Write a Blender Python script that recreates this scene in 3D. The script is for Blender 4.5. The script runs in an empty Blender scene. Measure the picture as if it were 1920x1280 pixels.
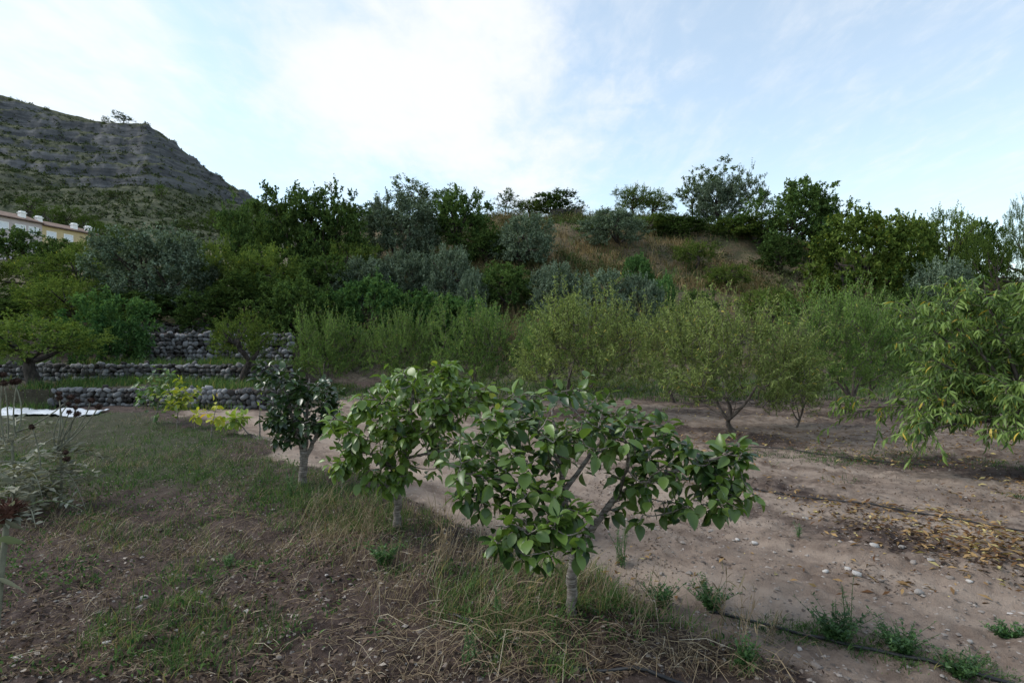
import bpy, math, random
import numpy as np
from mathutils import Vector

rng = np.random.default_rng(7)
random.seed(7)
sc = bpy.context.scene
COL = sc.collection
R = math.radians

# ------------------------------------------------------------------ camera
CAMZ = 1.65
FPX = 1048.0                       # focal length in units of a 1920 wide frame
cd = bpy.data.cameras.new('camera')
cam = bpy.data.objects.new('camera', cd)
COL.objects.link(cam)
cam.location = (0, 0, CAMZ)
cam.rotation_euler = (R(90), 0, 0)
cd.sensor_width = 36
cd.lens = 36 * FPX / 1920
cd.clip_start = 0.05
cd.clip_end = 6000
sc.camera = cam

# ------------------------------------------------------------------ light
SUN_AZ, SUN_EL = -84.0, 42.0       # degrees; azimuth measured from the view axis
world = bpy.data.worlds.new('World')
sc.world = world
world.use_nodes = True
SKY_STRENGTH = 0.16
SUN_STRENGTH = 2.2
sl = bpy.data.lights.new('sun', 'SUN')
sl.energy = SUN_STRENGTH
sl.angle = R(28)
sl.color = (1.0, 0.95, 0.88)
so = bpy.data.objects.new('sun', sl)
COL.objects.link(so)
SUNV = Vector((math.sin(R(SUN_AZ)) * math.cos(R(SUN_EL)), math.cos(R(SUN_AZ)) * math.cos(R(SUN_EL)), math.sin(R(SUN_EL))))
so.rotation_euler = SUNV.to_track_quat('Z', 'Y').to_euler()

vs = sc.view_settings
vs.view_transform = 'Standard'
vs.look = 'None'
vs.exposure = 0.72
vs.gamma = 1.0
cy = sc.cycles
cy.max_bounces = 4
cy.diffuse_bounces = 2
cy.glossy_bounces = 1
cy.transmission_bounces = 2
cy.transparent_max_bounces = 4
cy.caustics_reflective = False
cy.caustics_refractive = False
vs.use_curve_mapping = False


def build_world():
    nt = world.node_tree
    nt.nodes.clear()
    N, L = nt.nodes.new, nt.links.new
    out = N('ShaderNodeOutputWorld')
    sky = N('ShaderNodeTexSky')
    sky.sky_type = 'NISHITA'
    sky.sun_disc = False
    sky.sun_elevation = R(SUN_EL)
    sky.sun_rotation = R(SUN_AZ)
    sky.altitude = 100
    sky.dust_density = 0.2
    sky.air_density = 1.0
    sky.ozone_density = 0.5
    bg = N('ShaderNodeBackground')
    bg.inputs[1].default_value = SKY_STRENGTH
    tint = N('ShaderNodeMix')
    tint.data_type = 'RGBA'
    tint.blend_type = 'MULTIPLY'
    tint.inputs[0].default_value = 1.0
    tint.inputs[7].default_value = (1.02, 1.10, 1.0, 1)
    L(sky.outputs[0], tint.inputs[6])
    L(tint.outputs[2], bg.inputs[0])
    tc = N('ShaderNodeTexCoord')
    sep = N('ShaderNodeSeparateXYZ')
    L(tc.outputs['Generated'], sep.inputs[0])

    def math_(op, a, b=None, clamp=False):
        m = N('ShaderNodeMath')
        m.operation = op
        m.use_clamp = clamp
        for i, v in enumerate((a, b)):
            if v is None:
                continue
            if isinstance(v, (int, float)):
                m.inputs[i].default_value = v
            else:
                L(v, m.inputs[i])
        return m.outputs[0]
    # a flat cloud deck: direction projected on a plane overhead
    zz = math_('ADD', math_('MAXIMUM', sep.outputs[2], 0.0), 0.12)
    px = math_('DIVIDE', sep.outputs[0], zz)
    py = math_('DIVIDE', sep.outputs[1], zz)
    cmb = N('ShaderNodeCombineXYZ')
    L(px, cmb.inputs[0])
    L(py, cmb.inputs[1])

    def noise(scale, detail, rough, sx, sy, rot, off, dist=0.0):
        mp = N('ShaderNodeMapping')
        mp.inputs['Scale'].default_value = (sx, sy, 1)
        mp.inputs['Rotation'].default_value = (0, 0, R(rot))
        mp.inputs['Location'].default_value = off
        L(cmb.outputs[0], mp.inputs[0])
        n = N('ShaderNodeTexNoise')
        n.inputs['Scale'].default_value = scale
        n.inputs['Detail'].default_value = detail
        n.inputs['Roughness'].default_value = rough
        n.inputs['Distortion'].default_value = dist
        L(mp.outputs[0], n.inputs[0])
        return n.outputs[0]

    def ramp(v, a, b):
        m = N('ShaderNodeMapRange')
        m.interpolation_type = 'SMOOTHSTEP'
        m.inputs[1].default_value = a
        m.inputs[2].default_value = b
        L(v, m.inputs[0])
        return m.outputs[0]

    def bank(px_, py_, c0, c1):
        # a cloud bank around one direction of the sky
        v = Vector(((px_ - 960) / FPX, 1, (640 - py_) / FPX)).normalized()
        d = N('ShaderNodeVectorMath')
        d.operation = 'DOT_PRODUCT'
        L(tc.outputs['Generated'], d.inputs[0])
        d.inputs[1].default_value = v
        return ramp(d.outputs['Value'], math.cos(R(c0)), math.cos(R(c1)))
    big = noise(0.55, 3, 0.5, 1.0, 0.6, 30, (3.1, 0.7, 0), 0.3)
    puff = noise(2.2, 9, 0.58, 1.0, 0.8, 20, (0.4, 1.2, 0), 0.25)
    wisp = noise(1.6, 10, 0.62, 2.6, 0.9, -35, (5.2, 0.3, 0), 0.6)
    fine = noise(7.0, 8, 0.62, 1.8, 0.9, -28, (1.2, 4.3, 0), 0.35)
    # body of cloud: where the banks are, the deck closes
    b1 = bank(760, 20, 17, 1)
    b2 = bank(110, 130, 13, 2)
    b3 = bank(600, 210, 9, 1)
    b4 = bank(960, 240, 13, 1)
    bsum = math_('ADD', math_('ADD', math_('MULTIPLY', b1, 0.36), math_('MULTIPLY', b2, 0.34)), math_('ADD', math_('MULTIPLY', b3, 0.22), math_('MULTIPLY', b4, 0.30)))
    field = math_('ADD', math_('ADD', math_('MULTIPLY', puff, 0.95), math_('MULTIPLY', fine, 0.30)), bsum)
    body = ramp(field, 0.64, 1.14)
    thin = math_('MULTIPLY', ramp(math_('ADD', math_('MULTIPLY', wisp, 0.55), math_('MULTIPLY', fine, 0.45)), 0.44, 0.74), 0.40)
    veil = math_('ADD', math_('MULTIPLY', ramp(big, 0.3, 0.8), 0.18), 0.30)
    inv = math_('MULTIPLY', math_('MULTIPLY', math_('SUBTRACT', 1.0, body), math_('SUBTRACT', 1.0, thin)), math_('SUBTRACT', 1.0, veil))
    mask = math_('SUBTRACT', 1.0, inv)
    cbg = N('ShaderNodeBackground')
    cbg.inputs[0].default_value = (0.93, 0.96, 1.0, 1)
    cbg.inputs[1].default_value = 0.65
    mix = N('ShaderNodeMixShader')
    L(mask, mix.inputs[0])
    L(bg.outputs[0], mix.inputs[1])
    L(cbg.outputs[0], mix.inputs[2])
    L(mix.outputs[0], out.inputs[0])


build_world()


# ------------------------------------------------------------------ numeric helpers
def hash2(ix, iy, seed):
    h = (ix.astype(np.int64) * 374761393 + iy.astype(np.int64) * 668265263 + seed * 974711) & 0x7fffffff
    h = ((h ^ (h >> 13)) * 1274126177) & 0x7fffffff
    h = h ^ (h >> 16)
    return (h & 0xffff) / 65535.0


def vnoise(x, y, seed=0):
    x = np.asarray(x, float)
    y = np.asarray(y, float)
    ix, iy = np.floor(x), np.floor(y)
    fx, fy = x - ix, y - iy
    fx = fx * fx * (3 - 2 * fx)
    fy = fy * fy * (3 - 2 * fy)
    a = hash2(ix, iy, seed)
    b = hash2(ix + 1, iy, seed)
    c = hash2(ix, iy + 1, seed)
    d = hash2(ix + 1, iy + 1, seed)
    return (a + (b - a) * fx) * (1 - fy) + (c + (d - c) * fx) * fy - 0.5


def fbm(x, y, octv=4, seed=0, gain=0.5):
    t, a, f = 0, 1.0, 1.0
    for i in range(octv):
        t = t + a * vnoise(x * f + 17.3 * i, y * f - 9.1 * i, seed + i)
        a *= gain
        f *= 2.03
    return t


def sstep(v, a, b):
    t = np.clip((v - a) / (b - a), 0, 1)
    return t * t * (3 - 2 * t)


def nrm(v):
    return v / np.maximum(np.linalg.norm(v, axis=-1, keepdims=True), 1e-9)


def at(px, py, d):
    """point seen at picture place (px, py) when it stands d metres in front"""
    return np.array([(px - 960) / FPX * d, d, CAMZ + (640 - py) / FPX * d])


def row_s(x, y):
    n = fbm(np.asarray(x, float) * 0.9, np.asarray(y, float) * 0.9, 3, 97)
    return (x - 0.35) * 0.74 + (y - 3.3) * 0.67 + 0.55 * n


# ------------------------------------------------------------------ terrain
WALLS = [(13.9, 0.44), (17.0, 0.46), (20.3, 1.02), (25.3, 0.55), (30.0, 0.6)]
RIDGE = np.array([(-400, 470), (300, 462), (500, 430), (700, 414), (920, 408), (1100, 405), (1250, 412), (1400, 426), (1500, 448),
                  (1650, 490), (1920, 530), (2600, 560)], float)


def wob(x):
    return 0.25 * np.sin(x * 0.45 + 1.0) + 0.12 * np.sin(x * 1.1)


def ground_z(x, y, fine=True):
    x = np.asarray(x, float)
    y = np.asarray(y, float)
    s = row_s(x, y)
    near = 1 - sstep(y, 9, 16)
    z = 0.05 * np.exp(-((s + 0.1) / 0.8) ** 2) * near
    z = z - 0.05 * np.exp(-((s - 1.0) / 0.35) ** 2) * near - 0.04 * np.exp(-((s - 2.3) / 0.3) ** 2) * near
    if fine:
        k = 1 - sstep(y, 20, 45)
        z = z + 0.07 * fbm(x * 0.9, y * 0.9, 3, 3) + k * 0.045 * fbm(x * 5, y * 5, 3, 11) + near * 0.030 * fbm(x * 17, y * 17, 2, 23)
    # terraces on the left
    yt = y - wob(x)
    tz = np.zeros_like(x + y)
    for d, h in WALLS:
        tz = tz + h * sstep(yt, d + 0.10, d + 0.24)
    tz = tz + np.clip(y - 30.5, 0, None) * 0.19
    tz = np.minimum(tz, 30)
    # bank on the right
    u = x / np.maximum(y, 5.0)
    py = np.interp(960 + u * FPX, RIDGE[:, 0], RIDGE[:, 1])
    zr = CAMZ + (640 - py) / FPX * 50
    t = np.clip((y - 23.0) / 27.0, 0, 1)
    bz = zr * (0.75 * t + 0.25 * sstep(t, 0, 1)) + (0.9 * fbm(x * 0.25, y * 0.25, 3, 31) + 0.35 * fbm(x * 0.9, y * 0.9, 2, 37)) * sstep(t, 0, 0.25) * (1 - sstep(t, 0.9, 1))
    xb = -5.7 - 0.33 * np.clip(y - 14, 0, None) * (1 - 0.2 * sstep(y, 20, 50))
    w = 1 - sstep(x, xb - 0.4 - 0.12 * np.clip(y - 22, 0, None), xb + 0.4)
    return z + tz * w + bz * (1 - w)


def gz1(x, y):
    return float(ground_z(np.array([x]), np.array([y]))[0])


def gp(px, py):
    """point of the level field at a picture place"""
    d = CAMZ * FPX / (py - 640)
    x = (px - 960) / FPX * d
    return x, d


# ------------------------------------------------------------------ mesh builder
class MB:
    def __init__(self):
        self.v, self.q, self.t, self.tone = [], [], [], []
        self.n = 0

    def add(self, V, Q=None, T=None, tone=0.5):
        V = np.asarray(V, float).reshape(-1, 3)
        self.v.append(V)
        if Q is not None and len(Q):
            self.q.append(np.asarray(Q, np.int64).reshape(-1, 4) + self.n)
        if T is not None and len(T):
            self.t.append(np.asarray(T, np.int64).reshape(-1, 3) + self.n)
        tone = np.asarray(tone, float)
        self.tone.append(np.full(len(V), float(tone)) if tone.ndim == 0 else tone)
        self.n += len(V)

    def tube(self, pts, rad, sides=6, tone=0.5, cap=True):
        pts = np.asarray(pts, float)
        n = len(pts)
        rad = np.broadcast_to(np.asarray(rad, float), (n,))
        T = nrm(np.gradient(pts, axis=0))
        ref = np.array([0, 0, 1.0]) if abs(T[0][2]) < 0.9 else np.array([1.0, 0, 0])
        A = nrm(np.cross(T, ref))
        B = np.cross(T, A)
        th = np.arange(sides) * 2 * math.pi / sides
        V = pts[:, None] + rad[:, None, None] * (A[:, None] * np.cos(th)[None, :, None] + B[:, None] * np.sin(th)[None, :, None])
        i = np.arange(n - 1)[:, None] * sides
        j = np.arange(sides)[None]
        k = (j + 1) % sides
        Q = np.stack([i + j, i + k, i + sides + k, i + sides + j], -1).reshape(-1, 4)
        V = V.reshape(-1, 3)
        Tt = None
        if cap:
            V = np.vstack([V, pts[-1:]])
            e = (n - 1) * sides
            Tt = np.array([(e + a, e + (a + 1) % sides, n * sides) for a in range(sides)])
        self.add(V, Q, Tt, tone)

    def leaves(self, tmpl, P, A, Nn, S, tone, W=None):
        """place a leaf template at P, along A, facing Nn, scaled by S"""
        tv, tq, tt = tmpl
        A = nrm(A)
        X = nrm(np.cross(A, Nn))
        Z = np.cross(X, A)
        S = np.asarray(S)[:, None, None]
        W = np.ones(len(P)) if W is None else W
        V = P[:, None] + S * (X[:, None] * tv[None, :, 0:1] * W[:, None, None] + A[:, None] * tv[None, :, 1:2] + Z[:, None] * tv[None, :, 2:3])
        off = (np.arange(len(P)) * len(tv))[:, None, None]
        Q = (np.asarray(tq)[None] + off).reshape(-1, 4) if len(tq) else None
        T = (np.asarray(tt)[None] + off).reshape(-1, 3) if len(tt) else None
        self.add(V.reshape(-1, 3), Q, T, np.repeat(tone, len(tv)))

    def mesh(self, name, mat, smooth=True):
        me = bpy.data.meshes.new(name)
        V = np.concatenate(self.v)
        q = np.concatenate(self.q) if self.q else np.zeros((0, 4), np.int64)
        t = np.concatenate(self.t) if self.t else np.zeros((0, 3), np.int64)
        me.vertices.add(len(V))
        me.vertices.foreach_set('co', V.astype(np.float32).ravel())
        nl = q.size + t.size
        me.loops.add(nl)
        me.loops.foreach_set('vertex_index', np.concatenate([q.ravel(), t.ravel()]).astype(np.int32))
        me.polygons.add(len(q) + len(t))
        st = np.concatenate([np.arange(len(q)) * 4, q.size + np.arange(len(t)) * 3]).astype(np.int32)
        me.polygons.foreach_set('loop_start', st)
        me.polygons.foreach_set('use_smooth', np.full(len(st), smooth))
        me.update(calc_edges=True)
        a = me.attributes.new('tone', 'FLOAT', 'POINT')
        a.data.foreach_set('value', np.concatenate(self.tone).astype(np.float32))
        for m in (mat if isinstance(mat, (list, tuple)) else [mat]):
            me.materials.append(m)
        return me

    def build(self, name, mat, parent=None, loc=None, smooth=True):
        return link(name, self.mesh(name, mat, smooth), parent, loc)


def link(name, me, parent=None, loc=None, rot=None, scale=None):
    o = bpy.data.objects.new(name, me)
    COL.objects.link(o)
    if parent:
        o.parent = parent
    if loc is not None:
        o.location = loc
    if rot is not None:
        o.rotation_euler = rot
    if scale is not None:
        o.scale = scale
    return o


def tag(o, label=None, cat=None, group=None, kind=None):
    if label:
        o['label'] = label
    if cat:
        o['category'] = cat
    if group:
        o['group'] = group
    if kind:
        o['kind'] = kind
    return o


def empty(name, loc, label, cat, group=None, rz=0.0):
    o = link(name, None, None, loc, (0, 0, rz))
    o.empty_display_size = 0.1
    return tag(o, label, cat, group)


# ------------------------------------------------------------------ materials
class NT:
    def __init__(self, name):
        self.m = bpy.data.materials.new(name)
        self.m.use_nodes = True
        self.t = self.m.node_tree
        self.b = self.t.nodes['Principled BSDF']

    def n(self, typ, **kw):
        x = self.t.nodes.new(typ)
        for k, v in kw.items():
            setattr(x, k, v)
        return x

    def l(self, a, b):
        self.t.links.new(a, b)

    def noise(self, scale, detail=4, rough=0.55, coord='Object', sc=None):
        tc = self.n('ShaderNodeTexCoord')
        n = self.n('ShaderNodeTexNoise')
        n.inputs['Scale'].default_value = scale
        n.inputs['Detail'].default_value = detail
        n.inputs['Roughness'].default_value = rough
        src = tc.outputs[coord]
        if sc:
            mp = self.n('ShaderNodeMapping')
            mp.inputs['Scale'].default_value = sc
            self.l(src, mp.inputs[0])
            src = mp.outputs[0]
        self.l(src, n.inputs['Vector'])
        return n.outputs[0]

    def ramp(self, v, a, b, lo=0.0, hi=1.0):
        m = self.n('ShaderNodeMapRange')
        m.interpolation_type = 'SMOOTHSTEP'
        for i, x in ((1, a), (2, b), (3, lo), (4, hi)):
            m.inputs[i].default_value = x
        self.l(v, m.inputs[0])
        return m.outputs[0]

    def mul(self, a, b, op='MULTIPLY'):
        m = self.n('ShaderNodeMath', operation=op)
        for i, v in enumerate((a, b)):
            if isinstance(v, (int, float)):
                m.inputs[i].default_value = v
            else:
                self.l(v, m.inputs[i])
        return m.outputs[0]

    def mix(self, f, a, b, blend='MIX'):
        m = self.n('ShaderNodeMix', data_type='RGBA', blend_type=blend)
        if isinstance(f, (int, float)):
            m.inputs[0].default_value = f
        else:
            self.l(f, m.inputs[0])
        for i, v in ((6, a), (7, b)):
            if isinstance(v, (tuple, list)):
                m.inputs[i].default_value = (*v[:3], 1)
            else:
                self.l(v, m.inputs[i])
        return m.outputs[2]

    def attr(self, name='tone'):
        a = self.n('ShaderNodeAttribute', attribute_name=name)
        return a.outputs['Fac']

    def objrand(self):
        return self.n('ShaderNodeObjectInfo').outputs['Random']

    def bump(self, h, strength=0.3, dist=0.02):
        b = self.n('ShaderNodeBump')
        b.inputs['Strength'].default_value = strength
        b.inputs['Distance'].default_value = dist
        self.l(h, b.inputs['Height'])
        self.l(b.outputs[0], self.b.inputs['Normal'])

    def out(self, col, rough=0.8, spec=0.3):
        self.l(col, self.b.inputs['Base Color'])
        self.b.inputs['Roughness'].default_value = rough
        self.b.inputs['Specular IOR Level'].default_value = spec
        return self.m


def leaf_mat(name, dark, light, old=None, rough=0.5, spec=0.4, transl=0.25, objvar=0.25, simple=False):
    k = NT(name)
    t = k.attr()
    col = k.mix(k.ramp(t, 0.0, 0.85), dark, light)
    if old:
        col = k.mix(k.ramp(t, 0.90, 0.94), col, old)
    r = k.ramp(k.objrand(), 0, 1, 1 - objvar, 1 + objvar)
    hs = k.n('ShaderNodeHueSaturation')
    k.l(r, hs.inputs['Value'])
    k.l(col, hs.inputs['Color'])
    col = hs.outputs[0]
    shader = k.b
    if simple:
        shader = k.n('ShaderNodeBsdfDiffuse')
        k.l(col, shader.inputs[0])
    else:
        k.out(col, rough, spec)
    tr = k.n('ShaderNodeBsdfTranslucent')
    bc = k.mix(1.0, col, (1.25, 1.3, 0.7), 'MULTIPLY')
    k.l(bc, tr.inputs[0])
    ms = k.n('ShaderNodeMixShader')
    ms.inputs[0].default_value = transl
    o = k.t.nodes['Material Output']
    k.l(shader.outputs[0], ms.inputs[1])
    k.l(tr.outputs[0], ms.inputs[2])
    k.l(ms.outputs[0], o.inputs[0])
    return k.m


M = {}
M['persimmon'] = leaf_mat('persimmon_leaf', (0.026, 0.064, 0.016), (0.130, 0.205, 0.040), (0.27, 0.30, 0.05), 0.36, 0.5, 0.28, 0.12)
M['citrus'] = leaf_mat('glossy_dark_leaf', (0.014, 0.036, 0.014), (0.055, 0.095, 0.028), None, 0.28, 0.55, 0.15, 0.1)
M['sapling_green'] = leaf_mat('sapling_leaf', (0.030, 0.080, 0.020), (0.11, 0.19, 0.035), (0.30, 0.26, 0.03), 0.45, 0.4, 0.3, 0.1)
M['sapling_yellow'] = leaf_mat('yellowing_leaf', (0.10, 0.16, 0.02), (0.38, 0.38, 0.04), (0.52, 0.33, 0.02), 0.5, 0.3, 0.35, 0.1)
M['sapling_lime'] = leaf_mat('lime_leaf', (0.10, 0.18, 0.03), (0.28, 0.36, 0.06), (0.42, 0.40, 0.06), 0.45, 0.4, 0.35, 0.1)
M['peach'] = leaf_mat('peach_leaf', (0.066, 0.098, 0.032), (0.225, 0.275, 0.095), (0.42, 0.34, 0.09), transl=0.32, objvar=0.10, simple=True)
M['peach_green'] = leaf_mat('fresh_peach_leaf', (0.042, 0.088, 0.026), (0.155, 0.235, 0.068), (0.34, 0.32, 0.09), transl=0.32, objvar=0.12, simple=True)
M['peach_near'] = leaf_mat('near_peach_leaf', (0.050, 0.096, 0.024), (0.180, 0.260, 0.066), (0.46, 0.34, 0.06), 0.5, 0.25, 0.3, 0.05)
M['olive'] = leaf_mat('olive_leaf', (0.042, 0.070, 0.046), (0.175, 0.225, 0.165), None, transl=0.15, objvar=0.15, simple=True)
M['broad'] = leaf_mat('broad_leaf', (0.024, 0.052, 0.019), (0.090, 0.140, 0.044), None, transl=0.25, objvar=0.22, simple=True)
M['almond'] = leaf_mat('almond_leaf', (0.034, 0.068, 0.018), (0.135, 0.185, 0.050), (0.26, 0.25, 0.04), transl=0.32, objvar=0.15, simple=True)
M['bright'] = leaf_mat('shrub_leaf', (0.026, 0.072, 0.028), (0.105, 0.190, 0.066), None, transl=0.28, objvar=0.15, simple=True)
M['carob'] = leaf_mat('carob_leaf', (0.034, 0.066, 0.017), (0.130, 0.178, 0.042), (0.30, 0.28, 0.05), transl=0.25, objvar=0.12, simple=True)
M['pine'] = leaf_mat('pine_needle', (0.026, 0.052, 0.014), (0.085, 0.125, 0.030), None, transl=0.18, objvar=0.2, simple=True)
M['sparse'] = leaf_mat('thin_leaf', (0.040, 0.070, 0.030), (0.11, 0.150, 0.065), None, transl=0.28, objvar=0.15, simple=True)
M['grass'] = leaf_mat('grass_blade', (0.028, 0.064, 0.024), (0.105, 0.170, 0.056), (0.24, 0.21, 0.08), transl=0.25, objvar=0.0, simple=True)
M['weed'] = leaf_mat('weed_leaf', (0.026, 0.070, 0.025), (0.085, 0.165, 0.050), None, 0.5, 0.3, 0.25, 0.2)
M['straw'] = leaf_mat('straw', (0.085, 0.058, 0.038), (0.30, 0.235, 0.155), (0.46, 0.40, 0.30), transl=0.15, objvar=0.0, simple=True)
M['bunch'] = leaf_mat('bunch_grass_blade', (0.10, 0.076, 0.040), (0.34, 0.26, 0.145), (0.46, 0.37, 0.22), transl=0.2, objvar=0.0, simple=True)
M['litter'] = leaf_mat('dead_leaf', (0.035, 0.024, 0.020), (0.14, 0.105, 0.080), (0.34, 0.30, 0.26), transl=0.1, objvar=0.0, simple=True)
M['fallen'] = leaf_mat('fallen_leaf', (0.10, 0.052, 0.028), (0.33, 0.22, 0.105), (0.46, 0.38, 0.17), transl=0.15, objvar=0.0, simple=True)
M['cardoon'] = leaf_mat('silver_leaf', (0.10, 0.102, 0.074), (0.31, 0.31, 0.25), (0.20, 0.25, 0.13), transl=0.15, objvar=0.1, simple=True)
M['brush'] = leaf_mat('brush_leaf', (0.030, 0.042, 0.018), (0.105, 0.120, 0.050), None, transl=0.15, objvar=0.0, simple=True)
M['scrub'] = leaf_mat('scrub_leaf', (0.024, 0.038, 0.020), (0.070, 0.088, 0.042), None, transl=0.1, objvar=0.0, simple=True)


def bark(name, a, b, scale=14):
    k = NT(name)
    n = k.noise(scale, 6, 0.65, sc=(1, 1, 0.35))
    col = k.mix(k.ramp(n, 0.3, 0.7), a, b)
    k.bump(n, 0.6, 0.02)
    return k.out(col, 0.9, 0.2)


M['bark'] = bark('grey_bark', (0.045, 0.035, 0.030), (0.15, 0.125, 0.11))
M['bark_dark'] = bark('dark_bark', (0.020, 0.017, 0.015), (0.075, 0.062, 0.055))


def persimmon_bark():
    k = NT('persimmon_bark')
    n = k.noise(30, 6, 0.7)
    rings = k.noise(9, 4, 0.7, sc=(1.2, 1.2, 9.0))
    col = k.mix(k.ramp(rings, 0.35, 0.68), (0.085, 0.068, 0.058), (0.30, 0.265, 0.235))
    col = k.mix(k.ramp(n, 0.42, 0.75, 0, 0.7), col, (0.060, 0.050, 0.045))
    k.bump(k.mul(n, rings, 'ADD'), 0.6, 0.008)
    return k.out(col, 0.88, 0.25)


M['bark_fruit'] = persimmon_bark()


def ground_mat():
    k = NT('field_soil')
    big = k.noise(0.9, 5, 0.6)
    mid = k.noise(6, 7, 0.65)
    fin = k.noise(45, 6, 0.7)
    grit = k.noise(160, 3, 0.6)
    pale = k.attr('pale')
    dry = k.attr('dry')
    green = k.attr('green')
    soil = k.mix(k.ramp(mid, 0.3, 0.7), (0.032, 0.022, 0.019), (0.088, 0.063, 0.053))
    soil = k.mix(k.ramp(fin, 0.50, 0.72, 0, 0.75), soil, (0.13, 0.102, 0.092))
    path = k.mix(k.ramp(mid, 0.3, 0.7), (0.145, 0.105, 0.082), (0.260, 0.200, 0.158))
    path = k.mix(k.ramp(fin, 0.48, 0.7, 0, 0.55), path, (0.125, 0.094, 0.080))
    path = k.mix(k.ramp(big, 0.45, 0.7, 0, 0.5), path, (0.27, 0.22, 0.185))
    # wheel worn streaks that run along the track
    tcr = k.n('ShaderNodeTexCoord')
    mpr = k.n('ShaderNodeMapping')
    mpr.inputs['Rotation'].default_value = (0, 0, R(-132))
    mpr2 = k.n('ShaderNodeMapping')
    mpr2.inputs['Scale'].default_value = (0.35, 2.2, 1)
    k.l(tcr.outputs['Object'], mpr.inputs[0])
    k.l(mpr.outputs[0], mpr2.inputs[0])
    nr_ = k.n('ShaderNodeTexNoise')
    nr_.inputs['Scale'].default_value = 1.0
    nr_.inputs['Detail'].default_value = 5
    k.l(mpr2.outputs[0], nr_.inputs['Vector'])
    path = k.mix(k.ramp(nr_.outputs[0], 0.42, 0.66, 0, 0.8), path, (0.33, 0.265, 0.215))
    path = k.mix(k.ramp(nr_.outputs[0], 0.46, 0.30, 0, 0.6), path, (0.115, 0.084, 0.067))
    f = k.ramp(k.mul(pale, k.mul(k.mul(mid, 0.55), k.mul(big, 0.6), 'ADD'), 'ADD'), 0.88, 1.32)
    col = k.mix(f, soil, path)
    dryc = k.mix(k.ramp(mid, 0.3, 0.7), (0.060, 0.048, 0.030), (0.150, 0.115, 0.070))
    dryc = k.mix(k.ramp(big, 0.42, 0.62, 0, 0.7), dryc, (0.048, 0.058, 0.028))
    col = k.mix(dry, col, dryc)
    grn = k.mix(k.ramp(fin, 0.35, 0.7), (0.024, 0.034, 0.016), (0.070, 0.074, 0.040))
    col = k.mix(k.ramp(k.mul(green, k.mul(mid, 0.7), 'ADD'), 0.55, 1.15, 0, 0.8), col, grn)
    # small light chips of limestone in the soil
    tc = k.n('ShaderNodeTexCoord')
    vo = k.n('ShaderNodeTexVoronoi')
    vo.inputs['Scale'].default_value = 26
    k.l(tc.outputs['Object'], vo.inputs['Vector'])
    sep = k.n('ShaderNodeSeparateColor')
    k.l(vo.outputs['Color'], sep.inputs[0])
    chip = k.mul(k.ramp(vo.outputs['Distance'], 0.30, 0.22), k.ramp(sep.outputs[0], 0.82, 0.88))
    col = k.mix(k.mul(chip, 0.75), col, (0.36, 0.32, 0.29))
    h = k.mul(k.mul(k.mul(fin, 0.6), k.mul(mid, 1.2), 'ADD'), k.mul(k.mul(grit, 0.35), k.mul(chip, 0.6), 'ADD'), 'ADD')
    k.bump(h, 0.9, 0.030)
    return k.out(col, 0.95, 0.15)


M['ground'] = ground_mat()


def stone_mat(name, a, b, c):
    k = NT(name)
    n = k.noise(5, 7, 0.65)
    f = k.noise(28, 5, 0.7)
    r = k.objrand()
    t = k.attr()
    col = k.mix(k.ramp(k.mul(r, k.mul(t, 1.0), 'ADD'), 0.3, 1.6), a, b)
    col = k.mix(k.ramp(n, 0.45, 0.75, 0, 0.7), col, c)
    col = k.mix(k.ramp(f, 0.55, 0.75, 0, 0.45), col, (0.07, 0.065, 0.06))
    k.bump(k.mul(n, f, 'ADD'), 0.5, 0.02)
    return k.out(col, 0.9, 0.2)


M['stone'] = stone_mat('limestone', (0.030, 0.027, 0.026), (0.24, 0.24, 0.25), (0.09, 0.072, 0.062))
M['pebble'] = stone_mat('pale_limestone', (0.22, 0.19, 0.17), (0.50, 0.48, 0.46), (0.28, 0.22, 0.19))
M['gravel'] = stone_mat('gravel_stone', (0.09, 0.075, 0.066), (0.38, 0.34, 0.31), (0.22, 0.155, 0.12))
M['soil'] = stone_mat('gap_shade_soil', (0.012, 0.010, 0.009), (0.025, 0.020, 0.018), (0.03, 0.024, 0.02))  # wall core soil, blackened to paint the shade between the stones


def plain(name, col, rough=0.7, spec=0.3, var=0.12, scale=3.0, bump=0.1):
    k = NT(name)
    n = k.noise(scale, 6, 0.6)
    c = k.mix(k.ramp(n, 0.3, 0.7), tuple(x * (1 - var) for x in col), tuple(x * (1 + var) for x in col))
    k.bump(n, bump, 0.01)
    return k.out(c, rough, spec)


M['hose'] = plain('black_pipe', (0.016, 0.016, 0.018), 0.5, 0.35, 0.3, 30)
M['sheet'] = plain('white_sheet', (0.50, 0.53, 0.57), 0.5, 0.4, 0.1, 4, 0.3)
M['plaster_pink'] = plain('pink_plaster', (0.47, 0.41, 0.41), 0.9, 0.15, 0.05, 0.6)
M['plaster_yellow'] = plain('yellow_plaster', (0.52, 0.41, 0.235), 0.9, 0.15, 0.05, 0.6)
M['white'] = plain('white_paint', (0.80, 0.80, 0.80), 0.7, 0.3, 0.04, 2)
M['shutter'] = plain('white_shutter', (0.74, 0.78, 0.84), 0.6, 0.3, 0.04, 2)
M['rooftile'] = plain('roof_tile', (0.18, 0.125, 0.10), 0.9, 0.15, 0.25, 1.5)
M['gutter'] = plain('dark_eave', (0.10, 0.07, 0.06), 0.8, 0.2, 0.1, 2)
M['headbrown'] = plain('thistle_head', (0.050, 0.030, 0.024), 0.9, 0.1, 0.4, 40, 0.5)
M['headred'] = plain('thistle_fluff', (0.060, 0.028, 0.020), 0.9, 0.1, 0.4, 60, 0.5)
M['stem'] = plain('dry_stem', (0.15, 0.15, 0.11), 0.85, 0.2, 0.3, 20)
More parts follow.
